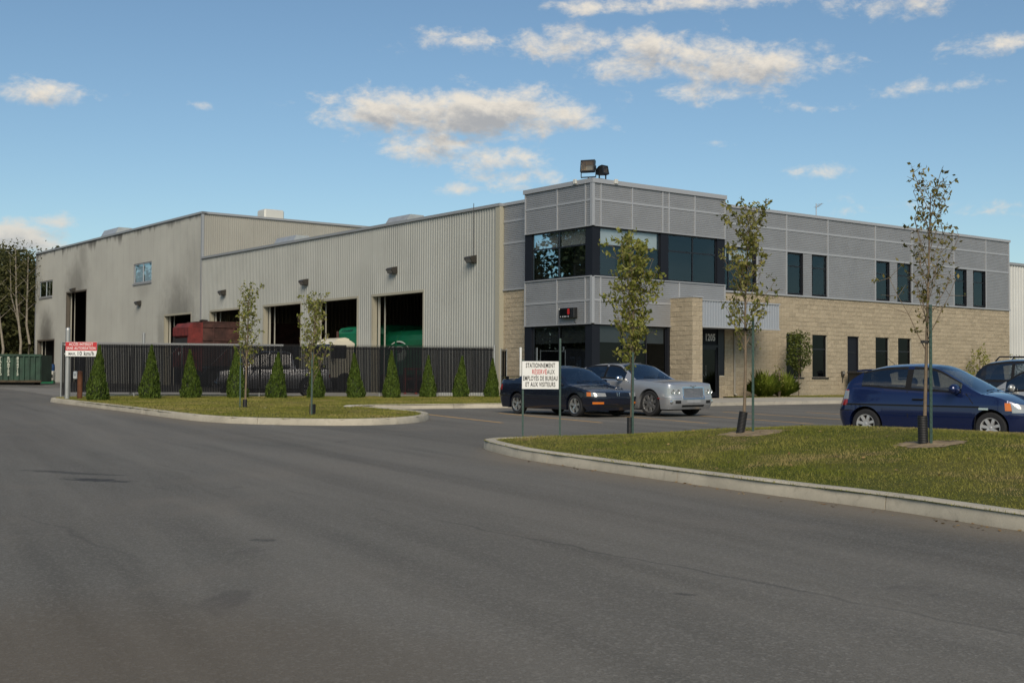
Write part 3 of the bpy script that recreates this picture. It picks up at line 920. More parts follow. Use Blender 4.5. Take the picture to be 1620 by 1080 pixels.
# black corner posts and end posts
def post(F, a0, a1, z0, z1): trim(F, a0, a1, z0, z1, OFF, d0=-.2, d1=.015, mat=M_DARKP, name='black_post')
for z0, z1 in ((5.54, 7.545), (ZG, 3.585)):
    m = MB(); m.box(-.018, .40, -.018, .40, z0, z1); m.build('black_post', M_DARKP, OFF)
post(FR, 3.80, 4.25, 5.54, 7.545); post(FR, 7.22, 7.70, 5.54, 7.545); post(FL_, 3.94, 4.42, 5.54, 7.545); post(FL_, 3.94, 4.42, ZG, 3.585); post(FR, 4.20, 4.36, ZG, 3.585)
window(FR, .40, 3.80, 5.545, 7.54, OFF, cols=(2.10,), rows=(6.82,), depth=.08, blind=.37)
window(FR, 4.25, 7.22, 5.545, 7.54, OFF, cols=(5.76,), rows=(6.82,), depth=.08)
window(FL_, .40, 3.94, 5.545, 7.54, OFF, cols=(2.17,), rows=(6.84,), depth=.05, blind=.36)
window(FR, .40, 4.20, .62, 3.58, OFF, cols=(1.72, 3.04), rows=(.95,), depth=.08, blind=.24, glass=M_GLASSD)
window(FL_, .40, 3.94, .62, 3.58, OFF, cols=(2.17,), rows=(.95,), depth=.08, blind=.25, glass=M_GLASSD)
for F, L_ in ((FR, 7.70), (FL_, 4.40)):
    m = MB()
    for (u, v, q0, q1) in rects(.05, L_, 3.585, ZC, [(.2, L_ - .2, 5.54, 7.545)]): m.quad(F(u, .004, q0), F(v, .004, q0), F(v, .004, q1), F(u, .004, q1))
    m.build('sheathing', M_DARKP, OFF)
m = MB(); m.quad((7.70, 0, 3.6), (7.70, .6, 3.6), (7.70, .6, ZC), (7.70, 0, ZC)); m.quad((0, 4.42, ZG), (.6, 4.42, ZG), (.6, 4.42, ZC), (0, 4.42, ZC)); m.quad((4.36, 0, 3.60), (7.70, 0, 3.60), (7.70, .6, 3.60), (4.36, .6, 3.60)); m.build('return_wall', M_CLAD, OFF)
# left recess cladding
VLR = [4.50, 6.72]
cladding(FRC, 4.46, 6.70, ZB + .05, zb2 - .05, OFF); cladding(FRC, 4.46, 6.70, zb2 + .05, zb1 - .05, OFF); cladding(FRC, 4.46, 6.70, zb1 + .05, 9.10, OFF)
for z0 in (zb1, zb2): trim(FRC, 4.46, 6.70, z0 - .05, z0 + .05, OFF, d1=.062)
trim(FRC, 4.42, 6.75, 9.10, 9.23, OFF, d0=-.3, d1=.10, name='roof_cap'); trim(FRC, 4.42, 6.95, ZB - .03, ZB + .045, OFF, d1=.085, name='base_flashing')
m = MB(); m.quad(FRC(4.42, .004, ZB), FRC(6.95, .004, ZB), FRC(6.95, .004, 9.1), FRC(4.42, .004, 9.1)); m.build('sheathing', M_DARKP, OFF)

# ---- entrance: canopy, door, transom with the street number, sidelight
cp = MB(); a0, a1, z0, z1 = 4.92, 9.75, 3.60, 4.69
FC = Face('R', -1.33); n = int((a1 - a0) / .16); prof = []
for i in range(n):
    u = a0 + (a1 - a0) * i / n; p = (a1 - a0) / n
    prof += [(u, 0), (u + p * .55, 0), (u + p * .65, .025), (u + p * .9, .025)]
prof.append((a1, 0))
cp.grid([[FC(u, d, z0), FC(u, d, z1)] for u, d in prof])
ent = cp.build('canopy', M_CORR, OFF)
m = MB(); m.quad((a1, -1.33, z0), (a1, .6, z0), (a1, .6, z1), (a1, -1.33, z1)); m.quad((a0, -1.33, z1), (a1, -1.33, z1), (a1, .6, z1), (a0, .6, z1)); m.quad((a0, -1.33, z0 + .02), (a1, -1.33, z0 + .02), (a1, .6, z0 + .02), (a0, .6, z0 + .02)); m.build('canopy_soffit', M_CORR, ent)
m = MB(); FC.box(m, a0, a1 + .03, -.02, .05, z1 - .02, z1 + .04); FC.box(m, a0, a1 + .03, -.02, .045, z0 - .05, z0 + .01); m.build('canopy_edge', M_TRIM, ent)
trim(FIN_L, -1.40, .0, 4.79, 4.83, OFF, d0=-.58, d1=.03, mat=M_TRIM, name='fin_cap')
m = MB(); FM.box(m, 4.92, 6.86, -.1, .0, ZG, 3.60); m.build('black_panel', M_DARKP, OFF)
m = MB(); FM.box(m, 6.86, 6.93, -.12, .02, ZG, 3.60); FM.box(m, 7.90, 7.98, -.12, .02, ZG, 3.60); FM.box(m, 6.93, 7.90, -.10, .015, 2.80, 2.90); FM.box(m, 7.98, 8.34, -.13, -.02, 1.55, 3.60); m.build('entrance_frame', M_FRAME, OFF)
m = MB(); FM.box(m, 6.93, 7.90, -.08, -.03, 2.90, 3.60); tr = m.build('transom_panel', M_DARKP, OFF)
text_part('street_number', '1205', .42, pm('white_digits', (.62, .62, .62), .5), tr, FM(7.44, -.02, 3.22), (1, 0, 0), (0, 0, 1), sx=.72, bold=.016)
m = MB(); FM.box(m, 6.93, 7.02, -.09, -.04, ZG + .12, 2.80); FM.box(m, 7.81, 7.90, -.09, -.04, ZG + .12, 2.80); FM.box(m, 7.02, 7.81, -.09, -.04, 2.70, 2.80); FM.box(m, 7.02, 7.81, -.09, -.04, ZG + .12, .82); dr = m.build('door', M_FRAME, OFF)
m = MB(); m.quad(FM(7.02, -.065, .82), FM(7.81, -.065, .82), FM(7.81, -.065, 2.70), FM(7.02, -.065, 2.70)); m.build('pane', M_GLASSD, dr)
m = MB(); m.tube([FM(7.12, -.04, 1.55), FM(7.12, .03, 1.55), FM(7.12, .03, 2.0), FM(7.12, -.04, 2.0)], .014, 6); m.build('handle', pm('steel', (.6, .6, .6), .25, 1.), dr)
m = MB(); m.quad(FM(6.9, -1.5, ZG), FM(8.0, -1.5, ZG), FM(8.0, -1.5, 3.0), FM(6.9, -1.5, 3.0)); m.quad(FM(6.9, -.1, ZG), FM(6.9, -1.5, ZG), FM(6.9, -1.5, 3), FM(6.9, -.1, 3)); m.quad(FM(8.0, -.14, ZG), FM(8.0, -1.5, ZG), FM(8.0, -1.5, 3), FM(8.0, -.14, 3)); m.quad(FM(6.9, -.1, 2.95), FM(8.0, -.1, 2.95), FM(8.0, -1.5, 2.95), FM(6.9, -1.5, 2.95)); m.build('lobby', M_ROOM, OFF)
m = MB(); m.tube([FM(8.92, .06, .72), FM(8.92, .06, 3.60)], .045, 8); m.tube([FM(8.92, .06, .74), FM(8.98, .16, .68)], .045, 8); m.build('downspout', pm('downspout', (.28, .26, .22), .6), OFF)
# ------------------------------------------------------------------ warehouses
def siding_material(name, base, soot=(), drips=False):
    m = bpy.data.materials.new(name); m.use_nodes = True; nt = m.node_tree; q = NB(nt); p = nt.nodes['Principled BSDF']
    oc = q.n('ShaderNodeTexCoord').outputs['Object']; sx, sy, sz = q.sep(oc)
    a = q.ramp(q.noise(oc, .35, 4, .6), .3, .7, .93, 1.06)
    o = q.vm('SCALE', base); q.put(o.node.inputs['Scale'], a)
    oi = q.n('ShaderNodeObjectInfo').outputs['Random']
    c = q.mix(q.m('MULTIPLY', oi, .22), o, tuple(v * .82 for v in base))
    # rain streaks
    st_ = q.ramp(q.noise(q.comb(q.m('MULTIPLY', sx, 5.), q.m('MULTIPLY', sy, 5.), q.m('MULTIPLY', sz, .18)), 1., 4, .6), .55, .8, 0, .22)
    c = q.mix(st_, c, tuple(v * .6 for v in base))
    if soot:
        wob = q.noise(oc, 1.1, 5, .65, .3); tot = None
        for (t0, z0, rt, rz, k) in soot:
            u = q.m('DIVIDE', q.m('SUBTRACT', sy, t0), rt); v = q.m('DIVIDE', q.m('SUBTRACT', sz, z0), rz)
            d = q.m('SQRT', q.m('ADD', q.m('MULTIPLY', u, u), q.m('MULTIPLY', v, v)))
            g = q.m('MULTIPLY', q.ramp(q.m('ADD', d, q.m('MULTIPLY', q.m('SUBTRACT', wob, .5), .7)), 1.05, .1), k)
            tot = g if tot is None else q.m('MAXIMUM', tot, g)
        c = q.mix(tot, c, (.035, .031, .026))
    if drips:
        n1 = q.noise(q.comb(0., q.m('MULTIPLY', sy, .35), 2.), 1., 4, .7); n2 = q.noise(q.comb(0., q.m('MULTIPLY', sy, 3.), 5.), 1., 3, .6)
        ln = q.m('ADD', .25, q.m('MULTIPLY', q.ramp(n1, .45, .7), q.m('ADD', .4, q.m('MULTIPLY', n2, 1.6))))
        dd = q.m('DIVIDE', q.m('SUBTRACT', 12.1, sz), ln)
        c = q.mix(q.m('MULTIPLY', q.ramp(dd, 1.0, .1), q.ramp(n1, .40, .6, 0, .85)), c, (.05, .045, .038))
    nt.links.new(c, p.inputs['Base Color']); p.inputs['Roughness'].default_value = .55; p.inputs['Specular IOR Level'].default_value = .35
    return m


SOOT = [(43.3, 5.6, 4.2, 3.6, .55), (64.8, 8.6, 4.0, 3.4, .5), (63.2, 11.0, 1.6, 2.6, .35), (72.6, 4.6, 3.0, 3.2, .75), (73.0, 2.0, 3.5, 4.0, .3), (46.5, 4.0, 1.0, 3.0, .35), (49.9, 7.6, 1.6, 1.0, .2), (41.0, 8.5, 3.0, 3.5, .2)]
M_SIDE = siding_material('siding', (.355, .36, .325))
M_SIDEH = siding_material('siding_sooty', (.345, .345, .31), SOOT, True)
M_SIDER = siding_material('siding_deep_rib', (.34, .33, .285))
M_SIDEW = siding_material('siding_white', (.55, .55, .51))
M_CAPG = pm('cap_flashing', (.34, .345, .34), .45, .3)
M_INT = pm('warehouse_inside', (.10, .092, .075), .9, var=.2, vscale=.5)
M_STRIP = pm('door_track', (.42, .40, .33), .5)


def siding(F, a0, a1, z0, z1, holes, parent, mat, sheet=1.2, pitch=.2, dep=.028, name='siding_sheet', z_fun=None):
    n = max(1, round((a1 - a0) / sheet)); wdt = (a1 - a0) / n; cache_ = {}
    for i in range(n):
        u, v = a0 + i * wdt, a0 + (i + 1) * wdt
        rc = rects(u + .003, v - .003, z0, z1, holes)
        if not rc: continue
        key = tuple((round(r_[0] - u, 3), round(r_[1] - u, 3), round(r_[2], 3), round(r_[3], 3)) for r_ in rc)
        m = MB()
        k = max(1, round(wdt / pitch)); p = wdt / k
        for (ra, rb_, q0, q1) in rc:
            bp = {ra, rb_}
            for j in range(k):
                for fr_ in (.08, .22, .42, .56):
                    x_ = u + (j + fr_) * p
                    if ra < x_ < rb_: bp.add(x_)
            prof = []
            for x_ in sorted(bp):
                f_ = ((x_ - u) / p) % 1.0
                d = 0.0 if f_ < .081 or f_ > .555 else dep if .215 < f_ < .425 else dep * min((f_ - .08) / .14, (.56 - f_) / .14)
                prof.append((x_, d))
            m.grid([[F(x_, d, q0), F(x_, d, q1)] for x_, d in prof])
        m.build(name, mat, parent, fix=False)


ZW = .3
WH = thing('warehouse', 'long pale metal clad warehouse with a row of open truck doors behind the fence', 'warehouse', (CX, CY, 0), TH)
FW = Face('L', .4)
DO = [(13.03, 17.80), (19.38, 24.10), (25.71, 30.40), (33.71, 38.16)]
ZD = 5.56
siding(FW, 7.05, 39.55, ZW, 9.12, [(a, c_, ZW, ZD) for a, c_ in DO], WH, M_SIDE)
HI = thing('tall_warehouse', 'taller metal clad hall with soot stains above its doors at the far end', 'warehouse', (CX, CY, 0), TH)
DH = [(41.27, 45.82, 5.56), (62.23, 67.10, 8.22), (70.25, 74.84, 4.41)]
WH_WIN = [(48.37, 51.88, 8.15, 9.60), (70.96, 74.58, 8.20, 9.62)]
siding(FW, 39.70, 75.6, ZW, 12.10, [(a, c_, ZW, z_) for a, c_, z_ in DH] + WH_WIN, HI, M_SIDEH)
FH = Face('R', 39.62)
siding(FH, .45, 44, 9.0, 12.10, [], HI, M_SIDER, sheet=1.8, pitch=.15, dep=.045)
# caps, corner trims
trim(FW, 6.72, 39.55, 9.10, 9.23, WH, d0=-.3, d1=.10, mat=M_CAPG, name='roof_cap')
trim(FW, 6.74, 7.05, ZW, 9.10, WH, d0=-.2, d1=.06, mat=pm('corner_trim', (.37, .35, .27), .5), name='corner_trim')
trim(FW, 39.50, 75.7, 12.10, 12.24, HI, d0=-.3, d1=.10, mat=M_CAPG, name='roof_cap')
trim(FH, .32, 44, 12.10, 12.24, HI, d0=-.3, d1=.12, mat=M_CAPG, name='roof_cap')
m = MB(); m.box(.33, .48, 39.54, 39.69, ZW, 12.10); m.build('corner_trim', M_CAPG, HI)
trim(FW, 75.55, 75.72, ZW, 12.10, HI, d0=-.2, d1=.05, mat=M_CAPG, name='corner_trim')
trim(FH, .5, 44, 9.14, 9.26, HI, d1=.06, mat=M_CAPG, name='flashing')
# insides
def shellbox(s0, s1, t0, t1, z0, z1, holes, root, part_mat):
    m = MB()
    m.quad((s1, t0, z0), (s1, t1, z0), (s1, t1, z1), (s1, t0, z1)); m.quad((s0, t0, z0), (s1, t0, z0), (s1, t0, z1), (s0, t0, z1)); m.quad((s0, t1, z0), (s1, t1, z0), (s1, t1, z1), (s0, t1, z1))
    m.quad((s0, t0, z1), (s1, t0, z1), (s1, t1, z1), (s0, t1, z1))
    for (u, v, q0, q1) in rects(t0, t1, z0, z1, holes): m.quad((s0, u, q0), (s0, v, q0), (s0, v, q1), (s0, u, q1))
    m.build('inner_wall', part_mat, root)
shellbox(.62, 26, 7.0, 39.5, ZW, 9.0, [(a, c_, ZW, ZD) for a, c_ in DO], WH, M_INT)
shellbox(.62, 26, 39.72, 75.5, ZW, 12.0, [(a, c_, ZW, z_) for a, c_, z_ in DH] + WH_WIN, HI, pm('hall_inside_dark', (.03, .028, .025), .95))  # tall hall interior: one even near-black colour
m = MB(); m.quad((.5, 6.8, 9.08), (44, 6.8, 9.08), (44, 39.6, 9.08), (.5, 39.6, 9.08)); m.build('roof', M_ROOF, WH)
m = MB(); m.quad((.5, 39.7, 12.06), (44, 39.7, 12.06), (44, 75.6, 12.06), (.5, 75.6, 12.06)); m.quad((44, 39.7, ZW), (44, 75.6, ZW), (44, 75.6, 12.1), (44, 39.7, 12.1)); m.build('roof', M_ROOF, HI)
m = MB(); m.quad((.4, 75.6, ZW), (44, 75.6, ZW), (44, 75.6, 12.1), (.4, 75.6, 12.1)); m.build('end_wall', M_SIDEH, HI)
# ribbed liner seen through the doors
siding(Face('R', 39.42), .75, 26, .4, 8.4, [], WH, pm('liner_panel', (.20, .175, .125), .8), sheet=5.05, pitch=.3, dep=.06, name='liner_panel')
def door_set(root, a, c_, zt_, mj):
    m = MB()
    m.quad((.385, a, ZW), (.66, a, ZW), (.66, a, zt_), (.385, a, zt_)); m.quad((.385, c_, ZW), (.66, c_, ZW), (.66, c_, zt_), (.385, c_, zt_)); m.quad((.385, a, zt_), (.66, a, zt_), (.66, c_, zt_), (.385, c_, zt_))
    m.build('door_reveal', mj, root)
    for y0, y1 in ((a - .10, a), (c_, c_ + .10)): trim(FW, y0, y1, ZW, zt_, root, d0=.0, d1=.036, mat=mj, name='jamb_trim')
    trim(FW, a - .10, c_ + .10, zt_, zt_ + .12, root, d0=.0, d1=.045, mat=mj, name='head_trim')
    for (x0, x1, y0, y1, zz) in ((.70, .78, c_ - .14, c_ - .02, .3), (.70, .78, a + .02, a + .14, .3), (.95, 1.0, c_ - .30, c_ - .24, .6)):
        m = MB(); m.box(x0, x1, y0, y1, ZW, zt_ + zz); m.build('door_track', M_STRIP, root)
M_JAMB = siding_material('jamb_metal', (.37, .345, .265)); M_JAMBD = siding_material('jamb_sooty', (.11, .095, .075))
for a, c_ in DO: door_set(WH, a, c_, ZD, M_JAMB)
for i, (a, c_, z_) in enumerate(DH): door_set(HI, a, c_, z_, M_JAMB if i == 0 else M_JAMBD)
M_GLB = glassmat('hall_glass', (.55, .6, .62), (.60, .74, .80), .02, .12, .9, 1.6)
for i, (a, c_, z0, z1) in enumerate(WH_WIN):
    wn = window(FW, a, c_, z0, z1, HI, cols=((a + c_) / 2,), depth=.05, fw=.09, glass=M_GLB if i else glassmat('clear_pane', (.96, .97, .98), (.6, .74, .8), .02, .02, .5, 1.35), back=1.2, blind=1.0 if i == 0 else 0)
    for ch in wn.children:
        if ch.name.startswith('blind'): ch.data.materials[0] = pm('pale_blue_film', (.42, .60, .68), .8)
    for o in [wn]: o.data.materials[0] = M_TRIM
    trim(FW, a - .08, c_ + .08, z0 - .12, z0, HI, d0=-.02, d1=.07, mat=M_CAPG, name='sill')
m = MB(); m.tube([(.30, 8.7, 9.42), (.30, 8.7, 6.2 + .75)], .016, 6); m.build('conduit', pm('dark_metal', (.05, .05, .05), .5), WH)

# ---- wall lamps
M_LAMP = pm('lamp_housing', (.055, .05, .042), .45, .3); M_LENS = pm('lamp_lens', (.22, .21, .19), .2)
def wall_lamp(label, t, z_):
    r_ = thing('wall_lamp', label, 'wall lamp', st(.36, t, z_), TH, 'wall lamps above the truck doors')
    m = MB(); m.prism([(0, .17), (-.30, .10), (-.36, .02), (-.22, -.17), (0, -.17)], lambda a, b_, h: (a, h, b_), -.26, .26); m.build('housing', M_LAMP, r_)
    m = MB(); m.quad((-.355, -.22, .0), (-.355, .22, .0), (-.235, .22, -.16), (-.235, -.22, -.16)); m.build('lens', M_LENS, r_)
wall_lamp('boxy wall lamp high on the warehouse nearest the office corner', 8.79, 6.86)
wall_lamp('boxy wall lamp above the truck door with the oval logo', 15.66, 6.80)
wall_lamp('boxy wall lamp left of the second truck door, where the small green truck stands', 25.07, 6.75)
wall_lamp('boxy wall lamp above the gap right of the red truck', 36.0, 6.72)
wall_lamp('boxy wall lamp below the pale blue window of the tall hall', 50.51, 6.70)
wall_lamp('small wall lamp above the tall black doorway of the sooty hall', 65.1, 8.42)

# ---- roof vents
M_GALV = pm('galvanised', (.55, .54, .50), .4, .6, var=.1, vscale=2)
def vent(label, s, t, z0, l_, w_, h_):
    r_ = thing('roof_vent', label, 'roof vent', st(s, t, z0), TH)
    m = MB(); m.prism([(-w_ / 2, 0), (w_ / 2, 0), (w_ / 2, h_ * .62), (w_ * .34, h_), (-w_ * .34, h_), (-w_ / 2, h_ * .62)], lambda a, b_, h: (a, h, b_), -l_ / 2, l_ / 2); m.build('hood', M_GALV, r_)
    m = MB(); m.box(-w_ / 2 - .04, w_ / 2 + .04, -l_ / 2 - .04, l_ / 2 + .04, -.1, .12); m.build('curb', M_CAPG, r_)
    m = MB(); m.box(-w_ / 2 - .006, -w_ / 2 + .01, -l_ * .46, l_ * .46, h_ * .2, h_ * .5); m.build('louvre', M_TRIM, r_)
vent('boxy pale roof vent on the low roof nearest the office', 2.2, 17.5, 9.1, 2.1, 1.2, .74)
vent('low roof vent peeping over the low roof in front of the tall hall wall', 2.5, 30.9, 9.1, 2.6, 1.2, .84)
vent('low metal roof vent on the sooty tall hall', 3.0, 62.6, 12.1, 3.4, 1.6, 1.25)
r_ = thing('roof_vent', 'square bright metal roof vent on the tall hall roof', 'roof vent', st(5.8, 40.6, 12.1), TH)
m = MB(); m.bevbox(-.75, .75, -.6, .6, 0, .78, .10); m.build('hood', pm('bright_metal', (.72, .69, .60), .45, .4), r_)
m = MB(); m.box(-.8, .8, -.65, .65, -.1, .1); m.build('curb', M_CAPG, r_)
# neighbouring white hall at the right edge
NB_ = thing('neighbour_hall', 'white ribbed metal hall beyond the right end of the office', 'hall', st(39.0, 5.0, 0), TH)
FN = Face('R', 0.0)
siding(FN, -6, 40, .3, 8.6, [], NB_, M_SIDEW, sheet=1.2, pitch=.3, dep=.04)
m = MB(); m.box(-6, 40, .06, 16, .3, 8.6); m.build('hall_body', M_SIDEW, NB_)
trim(FN, -6.1, 40, 8.6, 8.75, NB_, d0=-.3, d1=.1, mat=M_CAPG, name='roof_cap')

# ---- office fittings
def floodlight(label, s, t, z0, w_, h_, rz):
    r_ = thing('floodlight', label, 'floodlight', st(s, t, z0), rz)
    mt = pm('flood_black', (.012, .014, .016), .4)
    tilt = R(12)
    def T(a, b_, c_): return (a, b_ * math.cos(tilt) + c_ * math.sin(tilt), -b_ * math.sin(tilt) + c_ * math.cos(tilt) + h_ * .5 + .16)
    m = MB(); fr_ = [(-w_ / 2, -h_ / 2), (w_ / 2, -h_ / 2), (w_ / 2, h_ / 2), (-w_ / 2, h_ / 2)]; k = .62
    f = [T(a, -.16, c_) for a, c_ in fr_]; g = [T(a, .0, c_) for a, c_ in fr_]; bk_ = [T(a * k, .26, c_ * k) for a, c_ in fr_]
    m.add(f + g + bk_, [(0, 1, 5, 4), (1, 2, 6, 5), (2, 3, 7, 6), (3, 0, 4, 7), (4, 5, 9, 8), (5, 6, 10, 9), (6, 7, 11, 10), (7, 4, 8, 11), (8, 9, 10, 11)])
    m.build('housing', mt, r_, fix=True)
    e = .045; fi = [(-w_ / 2 + e, -h_ / 2 + e), (w_ / 2 - e, -h_ / 2 + e), (w_ / 2 - e, h_ / 2 - e), (-w_ / 2 + e, h_ / 2 - e)]
    m = MB(); m.add([T(a, -.165, c_) for a, c_ in fr_] + [T(a, -.165, c_) for a, c_ in fi] + [T(a, -.13, c_) for a, c_ in fi], [(0, 1, 5, 4), (1, 2, 6, 5), (2, 3, 7, 6), (3, 0, 4, 7), (4, 5, 9, 8), (5, 6, 10, 9), (6, 7, 11, 10), (7, 4, 8, 11)]); m.build('bezel', mt, r_)
    m = MB(); bo = [(a * .55, c_ * .55) for a, c_ in fi]
    m.add([T(a, -.13, c_) for a, c_ in fi] + [T(a, .12, c_) for a, c_ in bo], [(0, 1, 5, 4), (1, 2, 6, 5), (2, 3, 7, 6), (3, 0, 4, 7), (4, 5, 6, 7)]); m.build('reflector', pm('reflector', (.55, .47, .33), .3, .7), r_, fix=True)
    m = MB(); m.quad(*[T(a, -.145, c_) for a, c_ in fi]); m.build('lens', glassmat('lens_glass', (.8, .78, .72), (.8, .8, .8), .03, .08, .8, 1.45), r_)
    m = MB()
    for sg in (-1, 1): m.box(sg * (w_ / 2 + .012) - .01, sg * (w_ / 2 + .012) + .01, -.03, .03, 0, h_ * .5 + .2)
    m.box(-w_ / 2 - .02, w_ / 2 + .02, -.03, .03, -.03, .012); m.tube([(0, 0, -.3), (0, 0, 0)], .035, 8); m.build('bracket', mt, r_)
floodlight('larger black floodlight on the office roof corner', .25, .55, 9.62, .60, .50, TH - R(58))
floodlight('smaller black floodlight beside the larger one on the roof corner', .75, .25, 9.55, .40, .36, TH + R(10))
r_ = thing('junction_box', 'small pale junction box on the roof edge left of the floodlights', 'junction box', st(-.13, .95, 9.44), TH)
m = MB(); m.bevbox(-.05, .03, -.09, .09, -.10, .09, .015); m.build('box', pm('pale_grey', (.55, .55, .5), .5), r_)
r_ = thing('junction_box', 'small pale junction box on the roof edge right of the floodlights', 'junction box', st(1.15, -.13, 9.44), TH)
m = MB(); m.bevbox(-.09, .09, -.05, .03, -.10, .09, .015); m.build('box', pm('pale_grey', (.55, .55, .5), .5), r_)

r_ = thing('display_board', 'small black electronic display with red digits on the corner cladding', 'display', st(-.10, 1.38, 4.08), TH)
m = MB(); m.bevbox(-.14, .06, -.52, .46, -.22, .20, .02); m.build('casing', pm('casing_black', (.012, .012, .012), .4), r_)
m = MB(); m.quad((-.143, -.30, -.10), (-.143, .36, -.10), (-.143, .36, .16), (-.143, -.30, .16)); m.build('screen', pm('screen_black', (.006, .006, .007), .15), r_)
em = bpy.data.materials.new('red_led'); em.use_nodes = True; em.node_tree.nodes['Principled BSDF'].inputs['Base Color'].default_value = (.25, .01, .01, 1); em.node_tree.nodes['Principled BSDF'].inputs['Emission Color'].default_value = (1, .02, .02, 1); em.node_tree.nodes['Principled BSDF'].inputs['Emission Strength'].default_value = .09
text_part('digit', '8', .30, em, r_, (-.148, -.18, .03), (0, -1, 0), (0, 0, 1), sx=.9, bold=.02)
text_part('lettering', '\u25aa \u25aa\u25aa\u25aa \u25aa', .16, pm('white_digits', (.62, .62, .62), .5), r_, (-.148, .08, -.155), (0, -1, 0), (0, 0, 1))
m = MB(); m.box(-.15, -.142, .38, .45, .13, .19); m.build('sensor', pm('pale_grey', (.55, .55, .5), .5), r_)
m = MB(); m.tube([(0, -.40, -.22), (-.02, -.38, -.32), (0, -.42, -.40), (.06, -.40, -.46)], .014, 6); m.build('cable', pm('casing_black', (.012, .012, .012), .4), r_)
r_ = thing('antenna', 'thin roof antenna on the long office roof', 'antenna', st(15.4, 1.2, 9.1), TH)
m = MB(); m.tube([(0, 0, 0), (0, 0, .85)], .022, 6); m.build('mast', M_TRIM, r_)
m = MB(); m.tube([(-.1, -.05, .62), (.75, .25, .95)], .014, 6)
for k in range(5): m.tube([(.05 + .15 * k, -.15 + .06 * k, .68 + .06 * k), (.0 + .15 * k, .15 + .06 * k, .68 + .06 * k)], .007, 5)
m.build('boom', M_TRIM, r_)
r_ = thing('security_camera', 'small dark camera under the recessed cladding by the corner block', 'security camera', st(.5, 4.62, 7.85), TH)
m = MB(); m.tube([(.06, 0, 0), (-.12, 0, -.03)], .02, 6); m.build('arm', M_FRAME, r_)
m = MB(); m.tube([(-.08, .05, -.03), (-.12, -.16, -.09)], .05, 8); m.build('body', M_FRAME, r_)
r_ = thing('utility_meter', 'small grey meter on the block wall left of the side door', 'meter', st(16.55, .52, 1.72), TH)
m = MB(); m.bevbox(-.09, .09, -.05, .05, -.13, .1, .015); m.tube([(0, 0, -.13), (0, .03, -.45)], .02, 6); m.build('box', M_LAMP, r_)
m = MB(); m.lathe([(0, -.07), (.06, -.07), (.07, -.03)], 12, 'y', (0, -.02, 0)); m.build('dial', M_LENS, r_)
bn = thing('waste_bin', 'black lidded wheelie bin by the side door behind the blue hatchback', 'bin', st(16.9, -.2, .60), TH)
m = MB(); m.add([(-.30, -.33, .08), (.30, -.33, .08), (.30, .33, .08), (-.30, .33, .08), (-.37, -.40, 1.12), (.37, -.40, 1.12), (.37, .40, 1.12), (-.37, .40, 1.12)], [(0, 3, 2, 1), (0, 1, 5, 4), (1, 2, 6, 5), (2, 3, 7, 6), (3, 0, 4, 7), (4, 5, 6, 7)]); m.build('body', pm('bin_black', (.015, .015, .016), .5), bn)
m = MB(); m.prism([(-.43, 1.12), (.43, 1.12), (.40, 1.18), (.2, 1.23), (-.2, 1.23), (-.40, 1.18)], lambda a, b_, h: (a, h, b_), -.43, .43); m.build('lid', pm('bin_black', (.015, .015, .016), .5), bn)
for sg in (-1, 1):
    m = MB(); m.lathe([(0, -.03), (.1, -.03), (.1, .03), (0, .03)], 14, 'x', (sg * .33, .34, .1)); m.build('wheel', pm('bin_black', (.015, .015, .016), .5), bn)
# ------------------------------------------------------------------ yard, fence and gates
FA, FB = Vector((-17.25, 48.9, 0)), Vector((-.72, 52.7, 0))
FD = (FB - FA).normalized(); FNORM = Vector((-FD.y, FD.x, 0)); FLEN = (FB - FA).length
M_YARD = conc('yard_concrete', (.20, .185, .155), .3)
slab('yard', [(-17.0, 49.25), (FB.x - .1, 53.05), tuple(st(.35, 6.6).to_2d()), tuple(st(.35, 76).to_2d()), (-46, 100), (-26, 66)], .012, M_YARD, .05)
M_SLAT = pm('black_slat', (.0058, .0066, .0085), .85, island=.4, spec=.12); M_WIRE = pm('black_wire', (.028, .028, .028), .6, spec=.2); M_GPIPE = pm('galv_pipe', (.40, .40, .38), .4, .5, var=.08)
FROT = math.atan2(FD.y, FD.x)
def fence_panel(root, x0, x1, z0, z1, pitch=.0635, seed=0):
    """slatted chain link in the root's x-z plane"""
    g = random.Random(seed); m = MB(); n = int((x1 - x0) / pitch)
    for i in range(n):
        x_ = x0 + (i + .5) * pitch; hw = .0284; y_ = g.uniform(-.004, .004)
        m.quad((x_ - hw, y_, z0 + .02), (x_ + hw, -y_, z0 + .02), (x_ + hw, -y_, z1 - .04), (x_ - hw, y_, z1 - .04))
    setp(m.build('slat', M_SLAT, root), kind='stuff')
    m = MB(); r_ = .0026; H = z1 - z0; d = .075
    k = 0; x_ = x0 - H
    while x_ < x1:
        for sg in (1, -1):
            xa, za, xb, zb = (x_, z0, x_ + H, z1) if sg > 0 else (x_ + H, z0, x_, z1)
            lo, hi = min(xa, xb), max(xa, xb)
            if hi <= x0 or lo >= x1: continue
            def cl(px_):
                t = (px_ - xa) / (xb - xa); return (px_, za + (zb - za) * t)
            pa = cl(max(x0, min(x1, xa))); pb_ = cl(max(x0, min(x1, xb)))
            y_ = -.014 * sg - .012
            w_ = r_ * 1.414
            m.quad((pa[0] - w_, y_, pa[1]), (pa[0] + w_, y_, pa[1]), (pb_[0] + w_, y_, pb_[1]), (pb_[0] - w_, y_, pb_[1]))
        x_ += d
    for i in range(int((x1 - x0) / .0375)):                      # twisted barbs along the top
        x_ = x0 + i * .0375; m.quad((x_ - .006, -.01, z1 - .05), (x_ + .006, -.01, z1 - .05), (x_ + .018, -.01, z1 + .045), (x_ + .010, -.01, z1 + .045))
    setp(m.build('mesh_wire', M_WIRE, root), kind='stuff')


